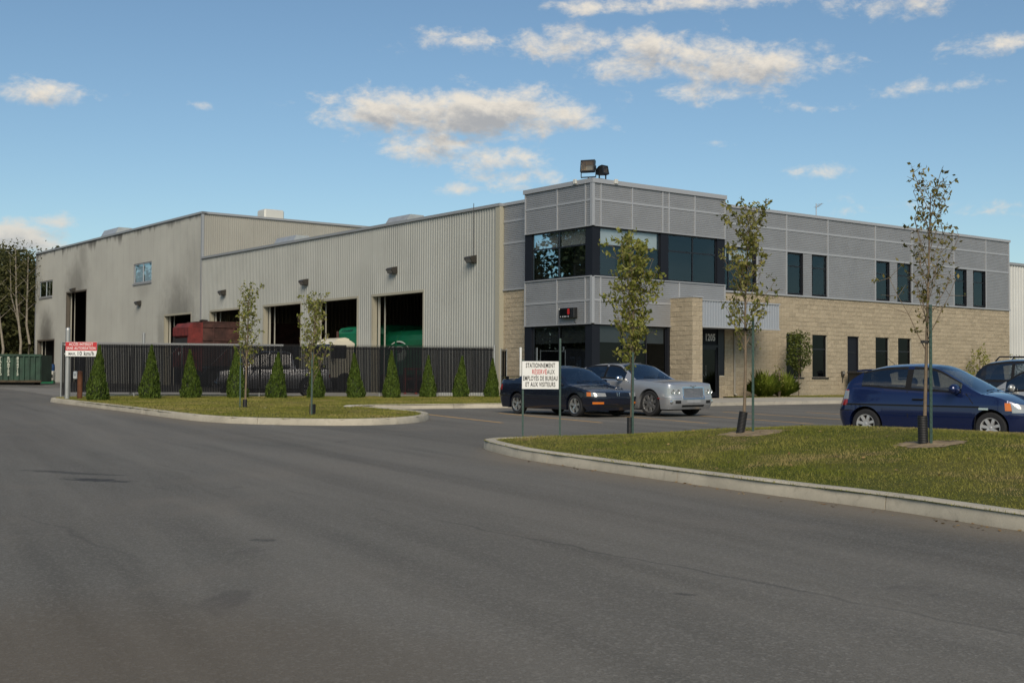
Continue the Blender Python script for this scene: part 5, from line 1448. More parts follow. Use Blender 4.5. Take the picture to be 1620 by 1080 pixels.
def wheel(root, x_, y_, r_, rim, side, style, tyre_w=.205):
    """side: +1 outer face towards +y, -1 towards -y. wheel = tyre + rim parts under a wheel part"""
    w = tyre_w / 2; o = side
    wh = MB(); wh.lathe([(rim * .98, -w * .92), (rim * 1.05, -w), (r_ * .93, -w * .98), (r_ * .985, -w * .75), (r_, -w * .4), (r_, w * .4), (r_ * .985, w * .75), (r_ * .93, w * .98), (rim * 1.05, w), (rim * .98, w * .92)], 32, 'y', (x_, y_, r_))
    wo = wh.build('wheel', M_TYRE, root, smooth=50)
    m = MB(); f = o * w; c = (x_, y_ + 0, r_)
    mat_ = M_ALLOY if style[0] in ('alloy', 'chrome') else M_CHROME if style[0] == 'chrome' else M_SILVERCAP
    # barrel and lip
    m.lathe([(rim * 1.0, f * .93), (rim * 1.03, f * 1.0), (rim * .95, f * .97), (rim * .90, f * .55), (rim * .88, -f * .8)], 32, 'y', c)
    m.lathe([(0, f * .86), (rim * .14, f * .86), (rim * .20, f * .78), (rim * .22, f * .55)], 20, 'y', c)
    n = style[1]; wd0, wd1 = style[2], style[3]
    for k in range(n):
        a = 2 * math.pi * k / n + .3
        ca, sa = math.cos(a), math.sin(a)
        def P(rr, tt, d): return (x_ + rr * ca - tt * sa, y_ + d, r_ + rr * sa + tt * ca)
        r0, r1 = rim * .16, rim * .95
        V = [P(r0, -wd0 * rim, f * .80), P(r0, wd0 * rim, f * .80), P(r1, wd1 * rim, f * .90), P(r1, -wd1 * rim, f * .90),
             P(r0, -wd0 * rim * 1.2, f * .45), P(r0, wd0 * rim * 1.2, f * .45), P(r1, wd1 * rim * 1.2, f * .5), P(r1, -wd1 * rim * 1.2, f * .5)]
        rm = .5 * (r0 + r1); V += [P(rm, -(wd0 + wd1) * .5 * rim * .9, f * .94), P(rm, (wd0 + wd1) * .5 * rim * .9, f * .94)]
        m.add(V, [(0, 1, 9, 8), (8, 9, 2, 3), (0, 8, 4), (8, 3, 7, 4), (1, 5, 9), (9, 5, 6, 2)])
    m.build('rim', mat_, wo, smooth=35)
    m = MB(); m.lathe([(0, f * .38), (rim * .9, f * .36)], 24, 'y', c); m.build('brake_disc', M_UNDER, wo)
    return wo


class Car:
    def __init__(s, label, name, cat, loc, rz, group, L, W, zt, roof, wb, fo, wr, pnt, nf=3.6, rf=.62, nr=3.2, rr=.55, sill=.20, vprof=None, dxf=None, dxr=None, tumble=.20, belt_off=0.0, arch=.055, crown=.045, tilt=SLOPE):
        s.root = thing(name, label, cat, loc, rz, group)
        # sit on the gently rising ground
        s.root.rotation_euler = (math.atan(tilt * math.cos(rz)), -math.atan(tilt * math.sin(rz)), rz)
        s.L, s.W, s.wr, s.P = L, W, wr, pnt; s.zt = zt; s.roof = roof; s.sill = sill
        s.xf = L - fo; s.xr = s.xf - wb; s.nf, s.rf, s.nr, s.rr = nf, rf, nr, rr
        s.v = vprof or [(.0, .90), (.18, .93), (.30, .965), (.52, 1.0), (.72, .99), (.90, .955), (1.05, .91), (1.3, .86)]
        s.dxf = dxf or [(.2, -.10), (.38, -.01), (.55, 0), (.66, -.05), (.80, -.20)]; s.dxr = dxr or [(.2, .12), (.4, .01), (.6, 0), (.75, .05), (1.0, .12)]
        s.ar = wr + arch; s.tumble = tumble; s.crown = crown
        # origin of body coordinates: x from tail 0 to nose L; shift so that root sits mid wheelbase
        s.x0 = (s.xf + s.xr) / 2; s.glass = M_CGLASS
    def plan(s, x):
        if x > s.L - s.rf:
            a = min(1, (x - (s.L - s.rf)) / s.rf); return max(0, 1 - a ** s.nf) ** (1 / s.nf)
        if x < s.rr:
            a = min(1, (s.rr - x) / s.rr); return max(0, 1 - a ** s.nr) ** (1 / s.nr)
        return 1.0
    def vz(s, z): return lerp_keys(s.v, z)
    def sx(s, x, z):
        if x > s.L - s.rf: k = (x - (s.L - s.rf)) / s.rf; return x + lerp_keys(s.dxf, z) * k * k
        if x < s.rr: k = (s.rr - x) / s.rr; return x + lerp_keys(s.dxr, z) * k * k
        return x
    def side(s, x, z, sg, off=0.0):
        """surface point; sg -1 = right flank (y<0)"""
        y = s.W * s.plan(x) * s.vz(z)
        e = .01; dy = (s.W * s.plan(min(s.L, x + e)) - s.W * s.plan(max(0, x - e))) * s.vz(z); dx = s.sx(min(s.L, x + e), z) - s.sx(max(0, x - e), z)
        n = Vector((-dy, dx, 0)); n = n.normalized() if n.length > 1e-6 else Vector((1, 0, 0))
        return (s.sx(x, z) + n.x * off - s.x0, sg * (y + n.y * off), z)
    def top(s, x): return spline_keys(s.zt, x)
    def bottom(s, x):
        b_ = s.sill
        for c in (s.xf, s.xr):
            d = abs(x - c)
            if d < s.ar: b_ = max(b_, s.wr + math.sqrt(s.ar ** 2 - d * d))
        if x > s.L - .25: b_ = max(b_, s.sill - .02)
        return b_
    def nose_x(s, a0, a1, n, front=True):
        """stations by angle round the nose: 0 = flank, 1 = centre line"""
        out_ = []
        for i in range(n + 1):
            t = (a0 + (a1 - a0) * i / n) * math.pi / 2; p = math.sin(t) ** (2 / (s.nf if front else s.nr))
            out_.append(s.L - s.rf + s.rf * p if front else s.rr - s.rr * p)
        return out_
    def ya(s, yf): return math.acos(min(1, yf) ** (s.nf / 2)) / (math.pi / 2)
    def stations(s):
        xs = set()
        for v in s.nose_x(0, 1, 22): xs.add(round(v, 4))
        for v in s.nose_x(0, 1, 22, False): xs.add(round(v, 4))
        x = s.rr
        while x < s.L - s.rf: xs.add(round(x, 4)); x += .06
        for c in (s.xf, s.xr):
            for k in range(25): xs.add(round(c + s.ar * math.cos(math.pi * k / 24), 4))
        for k in s.extra: xs.add(round(k, 4))
        return sorted(v for v in xs if 0 <= v <= s.L)
    def body(s, ws, bl, wins, rails=.055):
        """ws/bl: (base x, roof x) of windscreen and back light; wins: side windows (x0,x1) front to rear"""
        s.ws, s.bl = ws, bl; s.extra = [ws[0], ws[1], bl[0], bl[1]] + [v for w_ in wins for v in w_]
        xs = s.stations(); NR = 13; m = MB()
        for sg in (-1, 1):
            rows = []
            for x in xs:
                zb, zt_ = s.bottom(x), s.top(x); row = []
                for j in range(NR + 1):
                    u = j / NR; z = zb + (zt_ - zb) * u
                    p = s.side(x, z, sg)
                    if u > .93: p = (p[0], p[1] - sg * .012 * s.plan(x), p[2])
                    row.append(p)
                rows.append(row)
            m.grid(rows)
            # arch lips and sill return
            m.grid([[s.side(x, s.bottom(x), sg), (s.sx(x, s.bottom(x)) - s.x0, sg * max(0, s.W * s.plan(x) * s.vz(s.bottom(x)) - .16), s.bottom(x))] for x in xs])
            # decks
            rows = []
            for x in xs:
                if ws[0] < x < 9 or x < bl[0] or abs(x - ws[0]) < 1e-3 or abs(x - bl[0]) < 1e-3:
                    zt_ = s.top(x); p = s.side(x, zt_, sg); w_ = abs(p[1]) - .012 * s.plan(x); row = []
                    for k in range(8):
                        f_ = 1 - k / 7; row.append((p[0], sg * w_ * f_, zt_ + s.crown * s.plan(x) * (1 - f_ ** 2.2)))
                    rows.append((x, row))
            fr_ = [r_ for x, r_ in rows if x >= ws[0] - 1e-3]; rr_ = [r_ for x, r_ in rows if x <= bl[0] + 1e-3]
            if len(fr_) > 1: m.grid(fr_)
            if len(rr_) > 1: m.grid(rr_)
        s.bodyo = m.build('body', s.P, s.root, smooth=38, fix=True)
        # greenhouse
        gx = [x for x in xs if bl[0] - 1e-4 <= x <= ws[0] + 1e-4]; NS, NTp = 9, 8
        cells = {'roof': MB(), 'windshield': MB(), 'rear_window': MB()}; wm = [[MB(), MB()] for _ in wins]; sl = {}
        H = max(z for _, z in s.roof) - s.top((ws[0] + bl[0]) / 2)
        def sect(x, sg):
            zt_ = s.top(x); zr = max(zt_ + .001, spline_keys(s.roof, x)); hgt = zr - zt_; p = s.side(x, zt_, sg); yb = abs(p[1]) - .012
            yr = yb - s.tumble * (hgt / H); pts = []
            zrail = zr - min(.035, hgt * .3)
            for j in range(NS + 1):
                u = j / NS; pts.append((p[0], sg * (yb + (yr - yb) * u ** 1.25), zt_ + (zrail - zt_) * u))
            cr = s.crown * max(0.4, min(1, hgt / H))
            for k in range(1, NTp + 1):
                f_ = 1 - k / NTp; pts.append((p[0], sg * yr * f_, zrail + (zr - zrail) * (1 - f_ ** 3) + cr * .6 * (1 - f_ ** 2)))
            return pts
        for sg in (-1, 1):
            S_ = [sect(x, sg) for x in gx]
            for i in range(len(gx) - 1):
                xm = (gx[i] + gx[i + 1]) / 2
                for j in range(NS + NTp):
                    q_ = [S_[i][j], S_[i][j + 1], S_[i + 1][j + 1], S_[i + 1][j]]
                    tgt = 'roof'
                    if j < NS:
                        hit = None
                        for wi, (a, c_) in enumerate(wins):
                            if a < xm < c_: hit = wi
                        hh = spline_keys(s.roof, xm) - s.top(xm)
                        if hit is not None and hh > .10:
                            if 0 < j < NS - 1: wm[hit][0 if sg < 0 else 1].quad(*q_); continue
                            tgt = 'seal'
                        elif any(abs(xm - e) < .075 for w_ in wins for e in w_) and wins[-1][0] < xm < wins[0][1] and j < NS - 1: tgt = 'pillar'
                    else:
                        if ws[1] < xm < ws[0]: tgt = 'windshield' if j > NS else 'seal' if False else 'roof'
                        if ws[1] < xm < ws[0] and j == NS: tgt = 'roof'
                        if bl[0] < xm < bl[1]: tgt = 'rear_window' if j > NS else 'roof'
                    (cells[tgt] if tgt in cells else sl.setdefault((tgt, sg, (hit, j < 4) if tgt == 'seal' else round(min([e for w_ in wins for e in w_], key=lambda e: abs(e - xm)), 1)), MB())).quad(*q_)
        def weld(o):
            import bmesh
            bm = bmesh.new(); bm.from_mesh(o.data); bmesh.ops.remove_doubles(bm, verts=bm.verts, dist=.0004); bmesh.ops.recalc_face_normals(bm, faces=bm.faces); bm.to_mesh(o.data); bm.free()
            o.data.polygons.foreach_set('use_smooth', [True] * len(o.data.polygons)); o.data.set_sharp_from_angle(angle=R(40))
        for k, mt in (('roof', s.P), ('windshield', M_WSHIELD), ('rear_window', M_CGLASS)):
            if cells[k].f: weld(cells[k].build(k, mt, s.root))
        for (k, _, _), q_ in sl.items(): weld(q_.build({'seal': 'window_seal', 'pillar': 'door_pillar'}[k], M_RUB, s.root))
        for pr_ in wm:
            for q_ in pr_:
                if q_.f: weld(q_.build('window', s.glass, s.root))
        # underbody, wheel wells and cabin floor
        m = MB(); Wi = s.W - .24
        m.box(.30 - s.x0, s.L - .35 - s.x0, -Wi, Wi, .17, .62); m.box(s.xr + .55 - s.x0, s.xf - .5 - s.x0, -s.W * .93, s.W * .93, .19, .50); m.build('underbody', M_UNDER, s.root)
        m = MB(); x1 = ws[0] - .02; m.bevbox(x1 - .42 - s.x0, x1 - s.x0, -s.W * .80, s.W * .80, .55, s.top(x1) - .01, .05); m.build('dashboard', M_UNDER, s.root)
        return s
    def seats(s, xs, mat_=None, rows=1):
        for x in xs:
            for y in (-.36, .36):
                m = MB(); m.bevbox(x - s.x0 - .1, x - s.x0 + .45, y - .24, y + .24, .35, .60, .06)
                m.prism([(-.02, .45), (.12, .45), (-.10, 1.02), (-.22, 1.02)], lambda a, b_, h: (x - s.x0 + a, y + h, b_), -.24, .24)
                m.bevbox(x - s.x0 - .27, x - s.x0 - .15, y - .13, y + .13, 1.04, 1.22, .05); m.build('seat', mat_ or M_SEAT, s.root)
    def wheels(s, rim, style, tw=.205):
        for x in (s.xf, s.xr):
            for sg in (-1, 1): wheel(s.root, x - s.x0, sg * (s.W * .985 - tw / 2 - .01), s.wr, rim, sg, style, tw)
    def patch(s, xs, zlo, zhi, sg, off, n=6):
        rows = []
        for i, x in enumerate(xs):
            t = i / max(1, len(xs) - 1); a = zlo(t) if callable(zlo) else zlo; c = zhi(t) if callable(zhi) else zhi
            rows.append([s.side(x, a + (c - a) * j / n, sg, off) for j in range(n + 1)])
        return rows
    def lamp(s, name, a0, a1, zlo, zhi, mat_, sg, off=.006, front=True, n=12, parent=None):
        xs = s.nose_x(a0, a1, n, front); rows = s.patch(xs, zlo, zhi, sg, off); m = MB().grid(rows)
        # returns to the body so that the patch has thickness
        e = s.patch(xs, zlo, zhi, sg, -.02); m.grid([[r_[0] for r_ in rows], [r_[0] for r_ in e]]); m.grid([[r_[-1] for r_ in rows], [r_[-1] for r_ in e]]); m.grid([rows[0], e[0]]); m.grid([rows[-1], e[-1]])
        return m.build(name, mat_, parent or s.root, smooth=50, fix=True)
    def strip(s, name, x0, x1, z0, z1, mat_, off=.004, both=True, sgs=(-1, 1), parent=None, thick=True):
        for sg in sgs:
            k = max(2, int(abs(x1 - x0) / .06)); xs = [x0 + (x1 - x0) * i / k for i in range(k + 1)]
            rows = s.patch(xs, z0, z1, sg, off, 3); m = MB().grid(rows); e = s.patch(xs, z0, z1, sg, -.006, 3)
            m.grid([[r_[0] for r_ in rows], [r_[0] for r_ in e]]); m.grid([[r_[-1] for r_ in rows], [r_[-1] for r_ in e]]); m.grid([rows[0], e[0]]); m.grid([rows[-1], e[-1]])
            m.build(name, mat_, parent or s.root, smooth=40)
    def seam(s, pts):
        """door gap: thin dark ribbon following the flank"""
        for sg in (-1, 1):
            m = MB(); rows = []
            P = [Vector(s.side(x, z, sg, .0015)) for x, z in pts]
            for i, p in enumerate(P):
                d = (P[min(i + 1, len(P) - 1)] - P[max(0, i - 1)]).normalized(); n = d.cross(Vector((0, sg, 0))).normalized() * .008
                rows.append([p - n, p + n])
            m.grid(rows); m.build('door_gap', M_UNDER, s.root)
    def mirror(s, x, z, mat_, sc=1.0):
        for sg in (-1, 1):
            p = s.side(x, s.top(x), sg); m = MB()
            pts = []
            for k in range(9):
                a = math.pi * k / 8; pts.append(.095 * sc * math.sin(a) ** .7)
            c = (p[0] + .02, p[1] + sg * .10, z)
            rows = []
            for k in range(9):
                a = math.pi * k / 8; y = -.125 * sc * math.cos(a); rr = math.sin(a) ** .55
                rows.append([(c[0] + .065 * sc * rr * math.cos(t), c[1] + sg * 0 + y, c[2] + .075 * sc * rr * math.sin(t)) for t in [2 * math.pi * j / 12 for j in range(13)]])
            m.grid(rows); m.box(c[0] - .03, c[0] + .03, min(p[1] - sg * .06, c[1]), max(p[1] - sg * .06, c[1]), z - .05, z - .015)
            m.build('mirror', mat_, s.root, smooth=50, fix=True)
    def handle(s, x, z, mat_, l_=.19):
        for sg in (-1, 1):
            a, c_ = s.side(x, z, sg, .028), s.side(x + l_, z, sg, .028); m = MB(); m.tube([s.side(x, z, sg, -.01), a, c_, s.side(x + l_, z, sg, -.01)], [.012, .016, .016, .012], 7); m.build('door_handle', mat_, s.root, smooth=60)
    def wipers(s):
        for y in (-.45, .12):
            x = s.ws[0] - .03; m = MB(); za = s.top(x) + s.crown * .8
            zr = lambda xx: spline_keys(s.roof, xx) + s.crown * .55
            m.tube([(x + .02 - s.x0, y, za + .02), (x - .03 - s.x0, y + .06, zr(x - .03) + .02), (x - .06 - s.x0, y + .56, zr(x - .06) + .02)], .007, 5); m.build('wiper', M_RUB, s.root)


CARS = 'cars in the visitor parking bays'
# ---- dark blue older sedan (nose towards the drive)
def sedan_blue():
    hd = R(-52.8); fx = Vector((math.cos(hd), math.sin(hd), 0)); fw = Vector((1.76, 34.75, 0)); nr_ = Vector((-fx.y, fx.x, 0))
    mid = fw - fx * (2.62 / 2) + nr_ * .80; mid.z = gz(mid.x, mid.y) + .004
    P = paint('paint_navy', (.0085, .012, .026), .35, .22)
    c = Car('dark navy older sedan with amber front lights, parked behind the parking sign', 'parked_car', 'car', mid, hd, CARS, 4.55, .85, [(0, .98), (.12, 1.0), (.75, .985), (1.1, .965), (2.0, .93), (3.15, .895), (3.6, .84), (4.1, .755), (4.4, .69), (4.55, .64)],
            [(.78, .96), (1.02, 1.10), (1.42, 1.31), (1.85, 1.378), (2.2, 1.388), (2.52, 1.35), (2.95, 1.13), (3.32, .88)], 2.62, .90, .305, P, nf=4.6, rf=.60, nr=4, rr=.5, tumble=.19, sill=.19)
    c.body((3.32, 2.50), (.78, 1.46), [(2.02, 3.0), (1.22, 1.94)])
    c.wheels(.205, ('alloy', 5, .13, .20), .195); c.seats([1.95])
    for sg in (-1, 1):
        c.lamp('headlight', .26, c.ya(.52), .575, lambda t: .69 - .02 * t, M_HEAD, sg); c.lamp('indicator', .08, .255, .578, .69, M_AMBER, sg, .007)
        c.lamp('bumper_light', .30, c.ya(.62), .365, .425, M_AMBER, sg, .006)
        c.lamp('tail_light', .10, .60, .70, .86, M_REDL, sg, .006, False)
        c.lamp('grille', c.ya(.50), 1.0, .575, .675, M_BLACKG, sg, .003); c.lamp('air_intake', c.ya(.6), 1.0, .27, .34, M_UNDER, sg, .003); c.lamp('bumper_gap', .1, 1.0, .548, .562, M_UNDER, sg, .002)
    m = MB()
    nx = c.L - c.x0 + lerp_keys(c.dxf, .63)
    for a, b_ in (((-.045, .055), (-.03, -.055)), ((.045, .055), (.03, -.055)), ((-.036, 0), (.036, 0))): m.tube([(nx + .012, a[0], .628 + a[1]), (nx + .018, b_[0], .628 + b_[1])], .008, 6)
    m.build('emblem', M_CHROME, c.root)
    c.strip('side_moulding', .95, 3.3, .47, .53, P, .016); c.seam([(3.18, .26), (3.2, .6), (3.12, .88)]); c.seam([(2.0, .26), (2.0, .6), (1.98, .92)]); c.seam([(1.15, .75), (1.22, .85), (1.2, .94)])
    c.mirror(2.86, .96, P); c.handle(2.12, .79, P); c.handle(1.3, .81, P); c.wipers()
    m = MB(); m.prism([(-.02, 0), (.20, .015), (.2, .035), (-.02, .03)], lambda a, b_, h: (.05 + a - c.x0, h, 1.06 + b_), -.66, .66)
    for y in (-.5, .5): m.box(.08 - c.x0, .18 - c.x0, y - .02, y + .02, .98, 1.07)
    m.build('spoiler', P, c.root)
sedan_blue()


# ---- silver large sedan
def sedan_silver():
    hd = R(-50); fx = Vector((math.cos(hd), math.sin(hd), 0)); fw = Vector((3.93, 35.5, 0)); nr_ = Vector((-fx.y, fx.x, 0))
    mid = fw - fx * (3.05 / 2) + nr_ * .86; mid.z = gz(mid.x, mid.y) + .004
    P = paint('paint_silver', (.36, .37, .38), .45, .28)
    c = Car('silver large sedan with a mesh grille and chrome wheels, parked beside the navy sedan', 'parked_car', 'car', mid, hd, CARS, 5.0, .94, [(0, 1.02), (.1, 1.07), (.8, 1.085), (1.3, 1.07), (2.2, 1.045), (3.35, 1.012), (3.8, .995), (4.3, .97), (4.7, .935), (4.93, .895), (5.0, .85)],
            [(.72, 1.09), (1.0, 1.27), (1.4, 1.425), (1.8, 1.472), (2.4, 1.482), (2.72, 1.455), (3.06, 1.29), (3.5, 1.02)], 3.05, .86, .365, P, nf=5.2, rf=.52, nr=4.5, rr=.5, sill=.21, tumble=.20, arch=.05,
            dxf=[(.2, -.10), (.34, -.01), (.50, 0), (.58, -.03), (.85, -.06)], vprof=[(.0, .92), (.22, .945), (.34, .98), (.55, 1.0), (.82, .985), (1.0, .955), (1.2, .90)])
    c.body((3.5, 2.72), (.72, 1.42), [(2.32, 3.12), (1.35, 2.24)])
    c.wheels(.255, ('chrome', 7, .16, .17), .225); c.seats([2.1, 1.2], M_SEATL)
    for sg in (-1, 1):
        h = c.lamp('headlight', .24, c.ya(.55), .60, lambda t: .80 - .01 * t, M_HEAD, sg, .006)
        for k, a in enumerate((c.ya(.84), c.ya(.66))):
            x = c.nose_x(a, a, 1)[0]; p = Vector(c.side(x, .70, sg, .012)); m = MB(); m.lathe([(0, 0), (.05, .002), (.062, .014), (.068, .006)], 14, 'x', tuple(p)); m.build('projector', M_HEADIN, h)
        c.lamp('grille', c.ya(.45), 1.0, .52, .80, pm('grille_mesh', (.24, .24, .245), .35, .8, bump=1, bscale=220), sg, .014)
        c.lamp('grille_surround', c.ya(.48), c.ya(.44), .505, .83, M_CHROME, sg, .022, n=3); c.lamp('grille_surround', c.ya(.48), 1.0, .80, .835, M_CHROME, sg, .022); c.lamp('grille_surround', c.ya(.48), 1.0, .497, .522, M_CHROME, sg, .022)
        c.lamp('bumper_strip', .12, c.ya(.5), .545, .565, M_TRIM, sg, .012); c.lamp('air_intake', c.ya(.5), 1.0, .27, .33, M_UNDER, sg, .003); c.lamp('side_intake', c.ya(.78), c.ya(.56), .37, .455, M_UNDER, sg, .003)
        x = c.nose_x(c.ya(.88), c.ya(.88), 1)[0]; p = Vector(c.side(x, .42, sg, .008)); m = MB(); m.lathe([(0, .012), (.045, .008), (.062, -.02)], 14, 'x', tuple(p)); m.build('fog_light', M_HEADIN, c.root)
        c.lamp('tail_light', .10, .5, .72, 1.0, M_REDL, sg, .006, False); c.lamp('number_plate_panel', c.ya(.3), 1.0, .39, .47, M_TRIM, sg, .012)
    c.strip('side_marker', 4.48, 4.57, .50, .525, M_REDL, .006)
    # winged emblem on the grille header
    nx = c.L - c.x0 + lerp_keys(c.dxf, .81) + .03
    m = MB(); m.lathe([(0, .01), (.028, .008), (.034, 0)], 12, 'x', (nx, 0, .845))
    for sg in (-1, 1):
        m.add([(nx, sg * .03, .855), (nx, sg * .13, .868), (nx - .01, sg * .12, .85), (nx, sg * .03, .835)], [(0, 1, 2, 3)])
    m.build('emblem', M_CHROME, c.root)
    c.seam([(3.32, .27), (3.36, .6), (3.3, .97)]); c.seam([(2.28, .27), (2.28, .7), (2.26, 1.02)]); c.seam([(1.28, .8), (1.3, .95), (1.28, 1.05)])
    c.strip('sill_trim', 1.2, 3.55, .245, .30, P, .014); c.strip('window_trim', 1.25, 3.2, 1.015, 1.03, M_CHROME, .002)
    c.mirror(3.02, 1.06, M_CHROME, 1.05); c.handle(2.38, .90, M_CHROME); c.handle(1.42, .92, M_CHROME); c.wipers()
    m = MB(); m.bevbox(1.95 - c.x0, 2.55 - c.x0, -.42, .42, 1.475, 1.515, .015); m.build('sunroof', M_BLACKG, c.root)
sedan_silver()


# ---- blue three door hatchback
def hatch_blue():
    hd = R(-40); fx = Vector((math.cos(hd), math.sin(hd), 0)); nr_ = Vector((-fx.y, fx.x, 0)); fw = Vector((8.84, 23.1, 0))
    mid = fw - fx * 1.25 + nr_ * .80; mid.z = gz(mid.x, mid.y) + .004
    P = paint('paint_blue', (.008, .017, .070), .35, .20)
    c = Car('bright navy three door hatchback parked behind the island trees', 'parked_car', 'car', mid, hd, CARS, 4.05, .845, [(0, .82), (.05, .95), (.2, 1.03), (.6, 1.035), (1.2, .995), (2.0, .955), (2.9, .925), (3.25, .89), (3.6, .80), (3.9, .70), (4.05, .63)],
            [(.16, 1.03), (.36, 1.20), (.70, 1.375), (1.15, 1.455), (1.65, 1.472), (2.05, 1.44), (2.5, 1.24), (3.05, .925)], 2.5, .82, .295, P, nf=2.9, rf=.78, nr=3.0, rr=.5, sill=.19, tumble=.215, dxr=[(.2, .10), (.4, 0), (.58, 0), (.75, .10), (1.03, .24)])
    c.root.scale = (.97, .97, .985)
    c.body((3.08, 2.02), (.16, .62), [(1.66, 2.66), (.62, 1.54)])
    c.wheels(.185, ('cover', 7, .14, .15), .185); c.seats([1.75], M_SEAT)
    m = MB(); m.bevbox(.78 - c.x0, .95 - c.x0, -.55, .55, .6, 1.05, .05); m.build('rear_seat', M_SEAT, c.root)
    for sg in (-1, 1):
        c.lamp('headlight', .22, c.ya(.45), lambda t: .585 + .0 * t, lambda t: .765 - .07 * t, M_HEAD, sg, .006); c.lamp('indicator', .12, .215, .62, .765, M_AMBER, sg, .007)
        c.lamp('tail_light', .12, .48, lambda t: .66, lambda t: .97, M_REDL, sg, .006, False); c.lamp('tail_light_lens', .10, .30, .78, .95, M_HEAD, sg, .010, False, n=5)
        c.lamp('grille', c.ya(.4), 1.0, .58, .64, M_BLACKG, sg, .003); c.lamp('air_intake', .5, 1.0, .28, .40, M_UNDER, sg, .003); c.lamp('bumper_gap', .02, .9, .555, .567, M_UNDER, sg, .002, False)
    c.strip('rub_strip', .32, 3.02, .668, .695, M_RUB, .010); c.strip('side_repeater', 3.02, 3.20, .628, .665, M_HEADIN, .012)
    c.seam([(2.92, .25), (2.96, .5), (2.90, .75), (2.76, .93)]); c.seam([(1.62, .24), (1.62, .5), (1.59, .96)])
    c.strip('sill_trim', .95, 2.85, .215, .26, P, .012)
    c.mirror(2.56, 1.01, P, 1.35); c.handle(1.72, .80, M_RUB, .21); c.wipers()
    m = MB(); m.prism([(-.20, -.03), (.10, .0), (.1, .03), (-.18, .01)], lambda a, b_, h: (.60 + a - c.x0, h, 1.355 + b_), -.50, .50); m.build('spoiler', P, c.root)
    m = MB(); m.tube([(1.0 - c.x0, 0, 1.48), (.70 - c.x0, 0, 1.72)], [.006, .003], 5); m.build('aerial', M_RUB, c.root)
    # yellow air freshener and curved white shade inside the cabin
    m = MB(); yb = -.18; xb = 2.42 - c.x0
    m.prism([(-.02, -.13), (.02, -.13), (.015, -.09), (.055, -.09), (.02, -.03), (.045, -.03), (.0, .06), (-.045, -.03), (-.02, -.03), (-.055, -.09), (-.015, -.09)], lambda a, b_, h: (xb + h, yb + a, 1.12 + b_), -.003, .003); m.build('air_freshener', pm('freshener_yellow', (.55, .5, .04), .6), c.root)
hatch_blue()


def plain_car(label, loc, hd, L, W, zt, roof, wb, fo, wr, P, ws, bl, wins, rim, style, nf, rf):
    loc = Vector(loc); loc.z = gz(loc.x, loc.y) + .004
    c = Car(label, 'parked_car', 'car', loc, hd, CARS, L, W, zt, roof, wb, fo, wr, P, nf=nf, rf=rf)
    c.body(ws, bl, wins); c.wheels(rim, style); c.seats([ws[0] - 1.35])
    for sg in (-1, 1):
        c.lamp('headlight', .2, c.ya(.5), .60, .74, M_HEAD, sg); c.lamp('tail_light', .1, .5, .7, .9, M_REDL, sg, .006, False); c.lamp('grille', c.ya(.45), 1.0, .52, .68, M_BLACKG, sg, .003); c.lamp('air_intake', .4, 1.0, .28, .36, M_UNDER, sg, .003)
    c.mirror(ws[0] - .5, c.top(ws[0] - .5) + .08, P); c.handle(wins[0][0] + .08, c.top(2) - .12, P); c.wipers()
    c.seam([(ws[0] - .16, .26), (ws[0] - .12, .6), (ws[0] - .25, c.top(ws[0]) - .02)]); c.seam([(wins[0][0] - .04, .26), (wins[0][0] - .04, .9)])
    return c
plain_car('pale silver sedan mostly hidden behind the blue hatchback at the right edge', (11.1, 25.7, 0), R(142), 4.5, .87, [(0, .95), (.12, .99), (.7, 1.0), (1.2, .97), (2.0, .94), (3.0, .91), (3.5, .85), (4.1, .76), (4.5, .64)], [(.7, .98), (1.0, 1.16), (1.45, 1.38), (1.95, 1.46), (2.3, 1.46), (2.6, 1.40), (3.0, 1.15), (3.35, .90)], 2.65, .92, .31, paint('paint_pale', (.42, .42, .40), .5, .3), (3.3, 2.45), (.72, 1.42), [(2.05, 2.98), (1.25, 1.97)], .21, ('alloy', 6, .12, .16), 3.6, .62)
sv = plain_car('black sport utility vehicle with roof rails behind the pale silver car', (14.0, 31.4, 0), R(-38), 4.7, .92, [(0, 1.05), (.1, 1.12), (.6, 1.14), (1.5, 1.12), (2.5, 1.09), (3.3, 1.06), (3.7, 1.03), (4.3, .95), (4.7, .80)], [(.12, 1.13), (.3, 1.45), (.6, 1.67), (1.2, 1.74), (2.0, 1.75), (2.6, 1.70), (3.0, 1.45), (3.45, 1.06)], 2.75, .92, .36, paint('paint_black', (.010, .011, .013), .3, .25), (3.42, 2.62), (.12, .5), [(2.2, 3.08), (1.25, 2.12), (.55, 1.17)], .23, ('alloy', 5, .14, .2), 3.6, .6)
for y_ in (-.62, .62):
    sv.root.scale = (1, 1, .93)
    m = MB(); m.tube([(.75 - sv.x0, y_, 1.70), (.85 - sv.x0, y_, 1.82), (2.5 - sv.x0, y_, 1.82), (2.65 - sv.x0, y_, 1.70)], .022, 6); m.build('roof_rail', M_BLACKG, sv.root)
